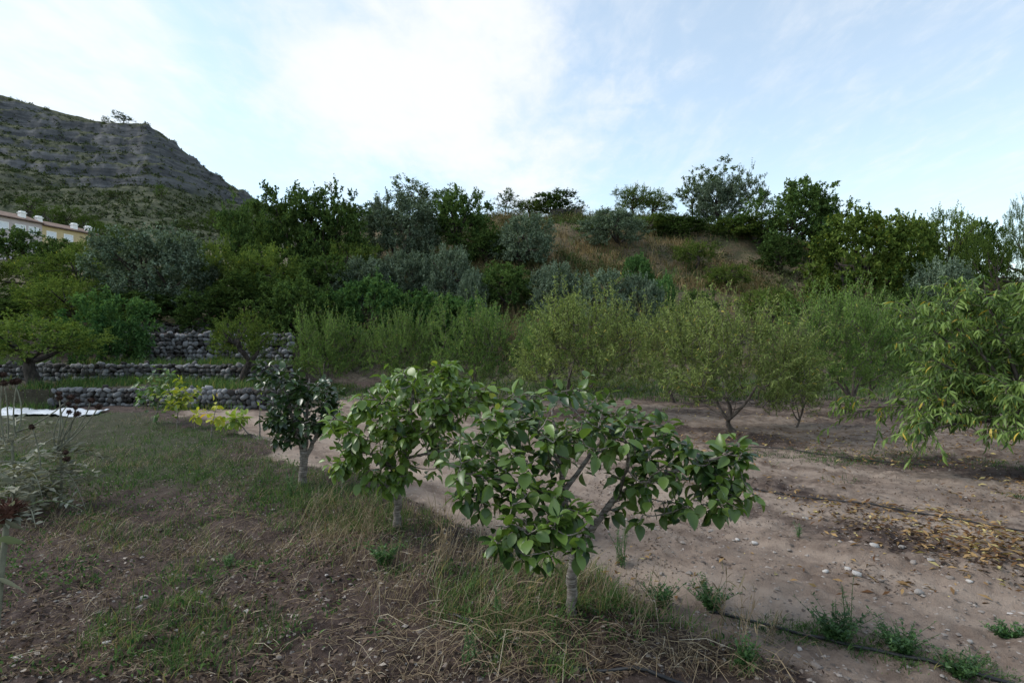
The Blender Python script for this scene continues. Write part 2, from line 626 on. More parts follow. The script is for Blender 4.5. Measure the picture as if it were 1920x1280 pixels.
M['concrete'] = plain('grey_block', (0.12, 0.115, 0.11), 0.9, 0.2, 0.2, 2)


def hill_mat():  # colours kept dark and bluish: the hill's shade is put into them
    k = NT('hill_rock')
    geo = k.n('ShaderNodeNewGeometry')
    sep = k.n('ShaderNodeSeparateXYZ')
    k.l(geo.outputs['Normal'], sep.inputs[0])
    n1 = k.noise(0.05, 7, 0.65)
    n2 = k.noise(0.22, 7, 0.7)
    n3 = k.noise(0.16, 6, 0.7, sc=(0.25, 0.25, 2.2))
    rock = k.mix(k.ramp(n3, 0.30, 0.70), (0.040, 0.043, 0.048), (0.125, 0.127, 0.135))
    rock = k.mix(k.ramp(n2, 0.55, 0.75, 0, 0.6), rock, (0.036, 0.042, 0.030))
    gras = k.mix(k.ramp(n2, 0.3, 0.7), (0.036, 0.046, 0.026), (0.105, 0.108, 0.066))
    gras = k.mix(k.ramp(n1, 0.45, 0.65, 0, 0.6), gras, (0.036, 0.046, 0.026))
    n4 = k.noise(0.55, 6, 0.7)
    gras = k.mix(k.ramp(n4, 0.50, 0.66, 0, 0.75), gras, (0.030, 0.038, 0.022))
    rock = k.mix(k.ramp(n4, 0.54, 0.70, 0, 0.6), rock, (0.035, 0.038, 0.034))
    flat = k.ramp(k.mul(sep.outputs[2], k.mul(n2, 0.45), 'ADD'), 0.78, 1.02)
    sc_ = k.attr('scree')
    col = k.mix(k.mul(flat, sc_, 'MAXIMUM'), rock, gras)
    k.bump(k.mul(n2, n3, 'ADD'), 0.8, 1.2)
    return k.out(col, 0.95, 0.1)


M['hill'] = hill_mat()


# ------------------------------------------------------------------ ground
def build_ground():
    rows = [-60, -30, -15, -8, -4, -2, -1, -0.3, 0.2, 0.6, 0.9, 1.1]
    d = 1.25
    while d < 60:
        rows.append(d)
        d *= 1.0125
    while d < 2500:
        rows.append(d)
        d *= 1.1
    for w, h in WALLS:
        rows += [w + 0.09, w + 0.17, w + 0.25]
    rows = np.array(sorted(rows))
    u = np.concatenate([-np.geomspace(8, 1.12, 18), np.arange(-1.1, 1.1, 0.0062), np.geomspace(1.12, 8, 18)])
    D, U = np.meshgrid(rows, u, indexing='ij')
    X = U * (np.maximum(D, 0) + 1.6)
    Y = D + np.where(X < 0, wob(X), 0) * sstep(D, 8, 12) * (1 - sstep(D, 40, 60))
    Z = ground_z(X, Y)
    nr, nc = D.shape
    i = np.arange(nr - 1)[:, None] * nc
    j = np.arange(nc - 1)[None]
    Q = np.stack([i + j, i + j + 1, i + nc + j + 1, i + nc + j], -1).reshape(-1, 4)
    b = MB()
    b.add(np.stack([X, Y, Z], -1).reshape(-1, 3), Q)
    o = b.build('ground', M['ground'])
    s = row_s(X, Y)
    # pale packed earth of the track and between the orchard rows
    pale = 0.88 * sstep(s, 0.35, 0.8)
    pale = pale * (1 - 0.95 * np.exp(-((s - 3.25 - 0.35 * fbm(X * 0.7, Y * 0.7, 2, 91)) / 0.55) ** 2) * sstep(X, 0.2, 1.8) * np.clip(0.55 + 2.0 * fbm(X * 0.9, Y * 0.9, 3, 93), 0, 1))
    pale = pale * (1 - 0.7 * np.exp(-((s - 7.0) / 0.8) ** 2) * np.clip(0.6 + 1.8 * fbm(X * 0.8, Y * 0.8, 3, 95), 0, 1))
    pale = pale * (1 - 0.25 * sstep(s, 2.6, 3.4)) * (1 - 0.3 * sstep(s, 8.5, 11))
    left = (X < -5) & (Y > 13.4)
    pale = np.where(left, 0.22, pale)
    pale = np.where((X < -5.5) & (Y > 22.8) & (Y < 25.4), 0.45, pale)
    dry = sstep(Y, 22, 25) * np.ones_like(X)
    green = sstep(-s, -0.3, 0.2) * sstep(Y, 4.6, 7.5) * (1 - sstep(Y, 12.5, 13.3)) * 0.75
    green = np.maximum(green, 0.55 * ((X < -5) & (Y > 14) & (Y < 20.2)))
    green = np.maximum(green, 0.6 * sstep(Y, 15.5, 17) * (X > -5) * (Y < 24))
    for nm, v in (('pale', pale), ('dry', dry), ('green', green)):
        a = o.data.attributes.new(nm, 'FLOAT', 'POINT')
        a.data.foreach_set('value', np.asarray(v, np.float32).ravel())
    tag(o, kind='structure')


build_ground()


# ------------------------------------------------------------------ far hill
CREST = np.array([(-900, -60), (-500, 20), (-250, 95), (0, 178), (60, 196), (120, 212), (180, 227), (240, 236), (275, 236), (300, 247), (330, 272), (360, 296),
                  (400, 326), (440, 352), (480, 374), (520, 394), (580, 425), (650, 462)], float)
HILL_PTS = {}


def hill_xyz(px, t):
    """px: picture column of the crest; t 0 foot, 1 crest, beyond 1 the back slope"""
    u = (px - 960) / FPX
    d = 165 + 235 * t
    cpy = np.interp(px, CREST[:, 0], CREST[:, 1])
    zc = CAMZ + (640 - cpy) / FPX * 400
    zb = 24.0
    zc = np.maximum(zc, zb + 2)
    tt = np.clip(t, 0, 1)
    f = 0.62 * tt + 0.38 * tt ** 2.0
    z = zb + (zc - zb) * f
    x = u * d
    amp = sstep(tt, 0.02, 0.2)
    z = z + amp * (1 - sstep(t, 0.93, 1.0)) * (4.5 * fbm(x * 0.022, d * 0.022, 5, 51) + 2.2 * fbm(x * 0.10, d * 0.10, 4, 57))
    # limestone beds: ledges and small cliffs in the upper half
    tilt = z - 0.05 * (x + 300) + 16 * fbm(x * 0.012, d * 0.012, 4, 61)
    band = 13.0
    e = tilt / band
    fr = e - np.floor(e)
    stepped = (np.floor(e) + sstep(fr, 0.30, 0.72)) * band - (tilt - z)
    up = sstep(z - 0.10 * (x + 330) + 14 * fbm(x * 0.02, d * 0.02, 3, 63), 60, 84) * (1 - sstep(t, 0.965, 1.0))
    z = z + (stepped - z) * up * (0.45 + 0.9 * np.clip(0.5 + fbm(x * 0.03, d * 0.03, 3, 65), 0, 0.6))
    z = z + up * 1.6 * fbm(x * 0.25, z * 0.3 + d * 0.25, 3, 67)
    z = np.where(t > 1, zc - (t - 1) * 140, z)
    z = z + np.where(t >= 0.985, 0.7 * fbm(px * 0.13, px * 0 + 3.3, 3, 71), 0)
    return x, d * np.ones_like(x), z, up


def build_hill():
    px = np.concatenate([np.linspace(-900, -120, 80), np.arange(-116, 652, 2.0)])
    t = np.concatenate([np.linspace(-0.05, 1.0, 260), [1.05, 1.3, 2.0]])
    T, PX = np.meshgrid(t, px, indexing='ij')
    X, Y, Z, up = hill_xyz(PX, T)
    Z = np.where(T < 0, 5, Z)
    nr, nc = X.shape
    i = np.arange(nr - 1)[:, None] * nc
    j = np.arange(nc - 1)[None]
    Q = np.stack([i + j, i + j + 1, i + nc + j + 1, i + nc + j], -1).reshape(-1, 4)
    b = MB()
    b.add(np.stack([X, Y, Z], -1).reshape(-1, 3), Q)
    o = b.build('hill', M['hill'])
    a = o.data.attributes.new('scree', 'FLOAT', 'POINT')
    a.data.foreach_set('value', np.asarray(1 - sstep(up, 0.1, 0.7), np.float32).ravel())
    tag(o, kind='structure')


build_hill()


# ------------------------------------------------------------------ leaf templates (width x, length y, lift z)
T_DIAMOND = (np.array([(0, 0, 0), (0.5, 0.45, 0.08), (0, 1, -0.05), (-0.5, 0.45, 0.08)]), [(0, 1, 2, 3)], [])
T_LANCE = (np.array([(0, 0, 0), (0.09, 0.30, 0.03), (-0.09, 0.30, 0.03), (0.08, 0.62, 0.0), (-0.08, 0.62, 0.0), (0, 1, -0.20)]),
           [(1, 3, 4, 2)], [(0, 1, 2), (3, 5, 4)])


def persimmon_leaf(curl, fold, wid):
    ys = [0.0, 0.13, 0.36, 0.60, 0.82, 1.0]
    ws = [0.02, 0.20, 0.32, 0.31, 0.19, 0.0]
    V, Q, T = [], [], []
    for y, w in zip(ys[:-1], ws[:-1]):
        z = -curl * y * y
        w *= wid
        V += [(-w, y, z + fold * w), (0, y, z), (w, y, z + fold * w)]
    V.append((0, 1.0, -curl))
    for r in range(4):
        a = r * 3
        Q += [(a, a + 1, a + 4, a + 3), (a + 1, a + 2, a + 5, a + 4)]
    T += [(12, 13, 15), (13, 14, 15)]
    return np.array(V), Q, T


PL = [persimmon_leaf(c, f, w) for c, f, w in ((0.12, 0.35, 1.0), (0.30, 0.5, 0.95), (0.22, 0.15, 1.05), (0.42, 0.6, 0.9))]


def leaf_frames(A, rngl, up=1.0, rnd=0.5):
    n = len(A)
    return np.array([0, 0, up]) + rngl.normal(0, rnd, (n, 3))


# ------------------------------------------------------------------ generic tree meshes
def curve(a, b, bend, n=6):
    a, b = np.asarray(a, float), np.asarray(b, float)
    t = np.linspace(0, 1, n)[:, None]
    m = (a + b) / 2 + np.asarray(bend)
    return (1 - t) ** 2 * a + 2 * t * (1 - t) * m + t * t * b


def tree_meshes(name, seed, H, W, z0, nclump, nshoot, nleaf, shootlen, leaf, leafw, leafmat, barkmat, tmpl=T_DIAMOND, droop=0.15, outw=0.8, upw=0.5, rnd=0.5,
                hang=0.1, topshoots=40, lobes=0.28, inner=0.35, trunk_r=0.09, fork=0.25, twigs=False, flat=0.5, gap=0.0, topk=1.0):
    """a crown made of leafy shoots and a trunk with limbs that carry it"""
    g = np.random.default_rng(seed)
    # clumps on an uneven ellipsoid
    th = g.uniform(0, 2 * math.pi, nclump)
    cz = g.uniform(-0.85, 1, nclump)
    rad = inner + (1 - inner) * g.uniform(0, 1, nclump) ** 0.45
    ph = g.uniform(0, 6, 6)
    lob = 1 + lobes * (0.5 * np.sin(2 * th + ph[0]) + 0.5 * np.sin(3 * th + ph[1] + 2 * cz) + 0.5 * np.sin(5 * th + ph[2] - 3 * cz)) * 0.8
    cr = np.sqrt(np.maximum(0, 1 - np.abs(cz) ** 2.2))
    hc = (H - z0) / 2 * 0.90
    C = np.stack([np.cos(th) * cr * rad * lob * W / 2 * 0.88, np.sin(th) * cr * rad * lob * W / 2 * 0.88, z0 + hc + cz * rad * hc * (1 + 0.5 * (lob - 1))], -1)
    mid = np.array([0, 0, z0 + hc * 0.7])
    # shoots
    O = np.repeat(C, nshoot, 0) + g.normal(0, 0.10 * W / 4, (nclump * nshoot, 3))
    outd = nrm((O - mid) * np.array([1, 1, flat]))
    D = nrm(outd * outw + np.array([0, 0, upw]) + g.normal(0, rnd, O.shape))
    Ls = shootlen * g.uniform(0.5, 1.25, len(O))
    if topshoots:
        k = g.choice(np.where(C[:, 2] > z0 + hc * 1.1)[0], topshoots)
        O2 = C[k]
        D2 = nrm(nrm(O2 - mid) * 0.35 + np.array([0, 0, 1.0]) + g.normal(0, 0.22, O2.shape))
        L2 = shootlen * g.uniform(0.9, 2.0, topshoots) * topk
        O, D, Ls = np.vstack([O, O2]), np.vstack([D, D2]), np.concatenate([Ls, L2])
    S = len(O)
    t = (np.arange(nleaf)[None] + g.uniform(0, 1, (S, nleaf))) / nleaf
    t = 0.08 + 0.92 * t
    dn = np.array([0, 0, -1.0])
    P = O[:, None] + D[:, None] * (Ls[:, None] * t)[..., None] + dn * (droop * Ls[:, None] * t ** 2)[..., None]
    Tn = D[:, None] + dn * (2 * droop * t)[..., None]
    Qv = g.normal(0, 1, P.shape)
    A = nrm(Tn * 0.55 + nrm(Qv) * 0.75 + dn * hang)
    P, A = P.reshape(-1, 3), A.reshape(-1, 3)
    keep = P[:, 2] > 0.02
    if gap > 0:
        keep &= g.uniform(0, 1, len(P)) > gap
    P, A = P[keep], A[keep]
    Nn = leaf_frames(A, g, 0.8, 0.55)
    ctone = np.repeat(g.normal(0, 0.14, nclump), nshoot)
    ctone = np.concatenate([ctone, np.full(S - len(ctone), 0.12)])
    tone = np.clip((np.repeat(ctone, nleaf)[keep] + g.uniform(0.05, 0.95, len(P))), 0, 0.88)
    tone = np.where(g.uniform(0, 1, len(P)) < 0.012, 0.97, tone)
    sizes = leaf * g.uniform(0.65, 1.25, len(P))
    cb = MB()
    cb.leaves(tmpl, P, A, Nn, sizes, tone, W=np.full(len(P), leafw))
    crown = cb.mesh(name + '_crown', leafmat)
    tb = MB()
    fz = max(0.12, z0 * (0.85 if z0 > 1 else 1.0) + (H - z0) * fork * 0.5)
    lean = g.normal(0, 0.06 * W, 2)
    top = np.array([lean[0], lean[1], fz])
    pts = curve((0, 0, -0.15), top, (g.normal(0, 0.03) * W, 0, 0), 6)
    rr = np.linspace(trunk_r * 1.25, trunk_r * 0.85, 6)
    rr[0] *= 1.25
    tb.tube(pts, rr, 9, cap=False)
    order = np.argsort(-np.linalg.norm(C - top, axis=1))
    nl = min(18, nclump)
    sel = g.choice(order[:max(nl, nclump * 2 // 3)], nl, replace=False)
    hubs = []
    for q in range(4):
        c = C[sel[q]]
        hub = top + (c - top) * 0.45 + np.array([0, 0, 0.04 * H])
        tb.tube(curve(top, hub, g.normal(0, 0.04 * W, 3)), np.linspace(trunk_r * 0.75, trunk_r * 0.42, 6), 7)
        hubs.append(hub)
    hubs = np.array(hubs)
    for q in (sel if not twigs else sel[:0]):
        hb = hubs[np.argmin(np.linalg.norm(hubs - C[q], axis=1))]
        tb.tube(curve(hb, C[q], g.normal(0, 0.04 * W, 3) + np.array([0, 0, -0.02 * H])), np.linspace(trunk_r * 0.40, trunk_r * 0.10, 6), 5)
    if twigs:
        pool = [np.vstack([hubs, top[None]])]
        for q in np.argsort(np.linalg.norm(C - top, axis=1)):
            nd = np.concatenate(pool)
            cost = np.linalg.norm(nd - C[q], axis=1) + 0.6 * np.maximum(0, nd[:, 2] - C[q][2])
            a_ = nd[np.argmin(cost)]
            pt = curve(a_, C[q], g.normal(0, 0.05, 3) + np.array([0, 0, -0.03]))
            tb.tube(pt, np.linspace(0.013, 0.006, 6), 4, cap=False)
            pool.append(pt[2:])
        for q in range(S):
            tt = np.linspace(0, 1, 4)[:, None]
            pt = O[q] + D[q] * Ls[q] * tt + dn * droop * Ls[q] * tt ** 2
            tb.tube(pt, np.linspace(0.0055, 0.002, 4), 3, tone=0.6, cap=False)
    trunk = tb.mesh(name + '_trunk', barkmat)
    H = float(np.percentile(P[:, 2], 99.7))
    return dict(crown=crown, trunk=trunk, H=H, W=W)


KINDS = {}
KINDS['olive'] = [tree_meshes('olive', 100 + i, 4.0, 4.4, 0.06, 210, 7, 17, 0.48, 0.135, 0.42, M['olive'], M['bark_dark'], upw=0.75, outw=0.7, rnd=0.35, droop=0.2,
                              topshoots=80, lobes=0.22, trunk_r=0.14) for i in range(3)]
KINDS['broad'] = [tree_meshes('broad', 120 + i, 4.5, 4.2, 0.15, 190, 6, 16, 0.42, 0.135, 0.62, M['broad'], M['bark_dark'], upw=0.45, outw=0.8, rnd=0.55,
                              topshoots=45, lobes=0.42, trunk_r=0.13, inner=0.3) for i in range(3)]
KINDS['carob'] = [tree_meshes('carob', 140, 4.6, 5.0, 0.15, 230, 6, 16, 0.40, 0.15, 0.60, M['carob'], M['bark_dark'], upw=0.35, outw=0.9, rnd=0.5,
                              topshoots=10, lobes=0.25, trunk_r=0.16, inner=0.45)]
KINDS['almond'] = [tree_meshes('almond', 150 + i, 3.6, 4.4, 0.7, 150, 7, 16, 0.48, 0.12, 0.42, M['almond'], M['bark_dark'], upw=0.35, outw=0.9, rnd=0.5,
                               topshoots=45, lobes=0.45, trunk_r=0.15, fork=0.35, inner=0.3) for i in range(3)]
KINDS['terrace'] = [tree_meshes('terrace', 155 + i, 3.2, 4.4, 1.15, 150, 6, 17, 0.42, 0.09, 0.5, M['almond'], M['bark_dark'], upw=0.45, outw=0.9, rnd=0.5,
                                topshoots=40, lobes=0.55, trunk_r=0.17, fork=0.02, inner=0.25) for i in range(2)]
KINDS['bright'] = [tree_meshes('bright', 160 + i, 3.0, 3.6, 0.05, 150, 6, 17, 0.45, 0.15, 0.42, M['bright'], M['bark_dark'], upw=0.5, outw=0.8, rnd=0.45, droop=0.3,
                               topshoots=45, lobes=0.35, trunk_r=0.06) for i in range(2)]
KINDS['sparse'] = [tree_meshes('sparse', 170 + i, 4.5, 2.6, 0.6, 60, 5, 14, 0.42, 0.12, 0.5, M['sparse'], M['bark_dark'], upw=0.7, outw=0.6, rnd=0.5,
                               topshoots=26, lobes=0.6, trunk_r=0.06, inner=0.15, fork=0.6) for i in range(3)]
KINDS['pine'] = [tree_meshes('pine', 180 + i, 4.6, 4.4, 0.5, 150, 7, 20, 0.32, 0.12, 0.20, M['pine'], M['bark_dark'], upw=0.5, outw=0.8, rnd=0.6,
                             topshoots=16, lobes=0.3, trunk_r=0.13, inner=0.4) for i in range(2)]
KINDS['peach'] = [tree_meshes('peach', 190 + i, 2.6, 3.3, 0.25, 120, 4, 40, 0.62, 0.088, 1.05, M['peach_green' if i > 1 else 'peach'], M['bark'], tmpl=T_LANCE, upw=0.80, outw=0.50, rnd=0.36,
                              droop=0.20, hang=0.45, topk=1.25, topshoots=150, lobes=0.4, trunk_r=0.055, fork=0.0, twigs=True, inner=0.35, flat=0.4) for i in range(4)]
USED = {k: 0 for k in KINDS}


def place_tree(name, kind, px, d, top, width, label, cat='tree', group=None, sink=0.0, variant=None):
    x = (px - 960) / FPX * d
    z = gz1(x, d)
    v = KINDS[kind][(USED[kind] if variant is None else variant) % len(KINDS[kind])]
    USED[kind] += 1
    ht = max(0.5, CAMZ + (640 - top) / FPX * d - z + sink)
    wd = width / FPX * d
    o = empty(name, (x, d, z - sink), label, cat, group, random.uniform(0, 6.28))
    s = wd / v['W'], wd / v['W'], ht / v['H']
    o.scale = s
    link('crown', v['crown'], o)
    link('trunk', v['trunk'], o)
    return o


# ------------------------------------------------------------------ dry stone walls
def stone_mesh(i):
    g = np.random.default_rng(500 + i)
    import bmesh
    bm = bmesh.new()
    bmesh.ops.create_cube(bm, size=1)
    bmesh.ops.subdivide_edges(bm, edges=bm.edges[:], cuts=1, use_grid_fill=True)
    k = g.normal(0, 1, (5, 3))
    for v in bm.verts:
        p = np.array(v.co)
        q = nrm(p) * 0.56
        p = p * 0.66 + q * 0.34
        for kk in k:
            n_ = kk / np.linalg.norm(kk)
            dd = p @ n_
            lim = 0.38 + 0.10 * abs(math.sin(kk[0] * 5))
            if dd > lim:
                p = p - n_ * (dd - lim) * 0.8
        v.co = p + g.normal(0, 0.03, 3)
    me = bpy.data.meshes.new('stone')
    bm.to_mesh(me)
    bm.free()
    me.polygons.foreach_set('use_smooth', np.full(len(me.polygons), True))
    a = me.attributes.new('tone', 'FLOAT', 'POINT')
    a.data.foreach_set('value', np.full(len(me.vertices), g.uniform(0, 1), np.float32))
    return me


STONES = [stone_mesh(i) for i in range(14)]
for m_ in STONES:
    m_.materials.append(M['stone'])


def wall(d, x0, x1, zb, h, size, label):
    xm = (x0 + x1) / 2
    ym = d + float(wob(np.array(xm)))
    root = empty('dry_stone_wall', (xm, ym, zb), label, 'wall')
    # earth core behind the stones, its near black paints shade in the gaps
    xs = np.linspace(x0, x1, 40)
    b = MB()
    V = []
    for x in xs:
        y = d + float(wob(np.array(x)))
        V += [(x - xm, y + 0.10 - ym, -0.2), (x - xm, y + 0.13 - ym, h * 0.93), (x - xm, y + 0.45 - ym, h * 0.93)]
    Q = []
    for i in range(len(xs) - 1):
        a = i * 3
        Q += [(a, a + 3, a + 4, a + 1), (a + 1, a + 4, a + 5, a + 2)]
    b.add(V, Q)
    b.build('earth_core', M['soil'], root)
    z = 0.0
    n = 0
    while z < h - size * 0.25:
        ch = size * random.uniform(0.75, 1.15)
        if z + ch > h:
            ch = max(h - z, size * 0.55)
        x = x0 + random.uniform(-0.1, 0.1)
        while x < x1:
            w = size * random.choice((0.65, 0.8, 0.95, 1.05, 1.2, 1.45))
            hh = ch * random.uniform(0.75, 1.25)
            y = d + float(wob(np.array(x + w / 2))) + 0.06 * z
            o = link('stone', random.choice(STONES), root,
                     (x + w / 2 - xm, y - ym + random.uniform(-0.035, 0.035), z + ch * 0.5 + random.uniform(-0.2, 0.2) * size),
                     (random.uniform(-0.5, 0.5), random.uniform(-0.7, 0.7), random.uniform(-0.5, 0.5)),
                     (w * 1.02, size * random.uniform(0.9, 1.4), hh * 1.0))
            x += w * 1.0
            n += 1
        z += ch * 0.96
    # a few loose stones on the top course
    for k in range(int((x1 - x0) * 1.2)):
        x = random.uniform(x0, x1)
        w = size * random.uniform(0.6, 1.2)
        link('stone', random.choice(STONES), root, (x - xm, d + float(wob(np.array(x))) - ym + random.uniform(0, 0.15), h + w * 0.2),
             (random.uniform(-1, 1), random.uniform(-1, 1), random.uniform(0, 6)), (w * 1.2, w, w * 0.75))
        n += 1
    return n


wall(13.9, -11.6, -5.7, 0.0, 0.48, 0.125, 'lowest pale dry stone wall beside the dirt track')
wall(17.0, -16.5, -6.6, 0.42, 0.52, 0.148, 'long dark dry stone wall behind the two thick trunked terrace trees')
wall(20.3, -14.6, -8.0, 0.88, 1.06, 0.165, 'tallest dry stone wall in the middle of the left terraces')
wall(25.3, -18.5, -12.0, 1.92, 0.58, 0.17, 'short dry stone wall at the top, under the big olive tree')
wall(30.0, -30.0, -22.0, 2.45, 0.66, 0.24, 'dry stone wall piece by the left edge behind the almond trees')


# ------------------------------------------------------------------ houses
def house(name, label, A, B, eave, base, depth, mat, wins, chims, roof_rise):
    """A, B: plan ends of the street front; wins: (along, storey) ; chims: along"""
    A, B = np.array(A, float), np.array(B, float)
    L = np.linalg.norm(B - A)
    ax = (B - A) / L
    nx = np.array([ax[1], -ax[0]])          # towards the viewer
    if nx[1] > 0:
        nx = -nx
    ang = math.atan2(ax[1], ax[0])
    root = empty(name, (A[0], A[1], base), label, 'house', 'row of houses under the hill', ang)
    sgn = 1 if (ax[0] * (-nx[1]) - ax[1] * (-nx[0])) > 0 else -1   # local +y is behind the front

    def box(b, x0, x1, y0, y1, z0, z1):
        V = [(x, y, z) for z in (z0, z1) for y in (y0, y1) for x in (x0, x1)]
        b.add(V, [(0, 2, 3, 1), (4, 5, 7, 6), (0, 1, 5, 4), (2, 6, 7, 3), (0, 4, 6, 2), (1, 3, 7, 5)])
    h = eave - base
    b = MB()
    box(b, 0, L, 0, depth * sgn, 0, h)
    b.build('wall', mat, root, smooth=False)
    b = MB()
    ov = 0.45
    y0, y1, ym = -ov * sgn, (depth + ov) * sgn, depth / 2 * sgn
    V = [(-0.02, y0, h), (L + 0.02, y0, h), (-0.02, ym, h + roof_rise), (L + 0.02, ym, h + roof_rise), (-0.02, y1, h), (L + 0.02, y1, h)]
    V += [(x, y, z + 0.2) for x, y, z in V]
    b.add(V, [(6, 7, 9, 8), (8, 9, 11, 10), (0, 2, 3, 1), (2, 4, 5, 3), (0, 1, 7, 6), (4, 10, 11, 5), (0, 6, 8, 2), (2, 8, 10, 4), (1, 3, 9, 7), (3, 5, 11, 9)])
    roof = b.build('roof', M['rooftile'], root, smooth=False)
    b = MB()
    box(b, 0, L, -(ov + 0.12) * sgn, -(ov + 0.002) * sgn, h - 0.04, h + 0.14)
    b.build('gutter', M['gutter'], roof, smooth=False)
    for a, st in wins:
        w, hh = 1.5, 1.15
        z0 = h - 2.15 - st * 2.9
        b = MB()
        f = 0.16
        yo, yi = -0.10 * sgn, -0.002 * sgn
        box(b, a - w / 2 - f, a + w / 2 + f, yo, yi, z0 - f, z0)
        box(b, a - w / 2 - f, a + w / 2 + f, yo, yi, z0 + hh, z0 + hh + f)
        box(b, a - w / 2 - f, a - w / 2, yo, yi, z0, z0 + hh)
        box(b, a + w / 2, a + w / 2 + f, yo, yi, z0, z0 + hh)
        wo = b.build('window', M['white'], root, smooth=False)
        b = MB()
        for k in range(6):
            zz = z0 + hh * k / 6
            box(b, a - w / 2 + 0.003, a + w / 2 - 0.003, -0.05 * sgn, -0.004 * sgn, zz + 0.012, zz + hh / 6 - 0.012)
        b.build('shutter', M['shutter'], wo, smooth=False)
    for a in chims:
        b = MB()
        yc = depth * 0.18 * sgn
        zr = h + roof_rise * 0.36
        box(b, a - 0.45, a + 0.45, yc - 0.4, yc + 0.4, zr - 0.2, zr + 1.0)
        box(b, a - 0.56, a + 0.56, yc - 0.52, yc + 0.52, zr + 1.003, zr + 1.14)
        box(b, a - 0.4, a + 0.4, yc - 0.36, yc + 0.36, zr + 1.143, zr + 1.40)
        b.build('chimney', M['white'], roof, smooth=False)
    return root


def front(px, k=100.0):
    """plan point of the houses' street line at a picture column"""
    f = (px - 0) / 185.0
    P0, P1 = np.array([-91.6, 100.0]), np.array([-86.9, 117.5])
    u = (px - 960) / FPX
    # intersection of the view ray with the line
    dd = P1 - P0
    t = (u * P0[1] - P0[0]) / (dd[0] - u * dd[1])
    return P0 + dd * t


def along(p0, px):
    return float(np.linalg.norm(front(px) - p0))


pA = front(-70)
pB = front(79)
pC = front(185)
EAVE = CAMZ + 22.4
house('terraced_house', 'pale pink terraced house with white shutters at the left edge', pA, pB, EAVE, 12.0, 9, M['plaster_pink'],
      [(along(pA, q), s) for q in (-40, 5, 38, 63) for s in (0, 1)], [along(pA, q) for q in (-25, 53)], 1.7)
house('terraced_house', 'yellow ochre terraced house with white shutters beside the pink one', pB + (pC - pB) * 0.001, pC, EAVE - 0.25, 12.0, 9, M['plaster_yellow'],
      [(along(pB, q), s) for q in (96, 128, 170) for s in (0, 1)], [along(pB, q) for q in (84, 150, 176)], 1.6)

# low block wall standing on the ridge
b = MB()
x0, x1, yw, zw = 3.4, 6.3, 50.2, gz1(4.8, 50.2)
for k in range(6):
    for r_ in range(3):
        xa = x0 + (x1 - x0) * k / 6
        xb_ = x0 + (x1 - x0) * (k + 1) / 6 - 0.02
        V = [(x, y, z) for z in (r_ * 0.3, r_ * 0.3 + 0.28) for y in (0, 0.25) for x in (xa - x0, xb_ - x0)]
        b.add(V, [(0, 2, 3, 1), (4, 5, 7, 6), (0, 1, 5, 4), (2, 6, 7, 3), (0, 4, 6, 2), (1, 3, 7, 5)])
o = b.build('block_wall', M['concrete'], None, (x0, yw, zw - 0.15), smooth=False)
tag(o, 'low dark block wall on the ridge below the round tree', 'wall')

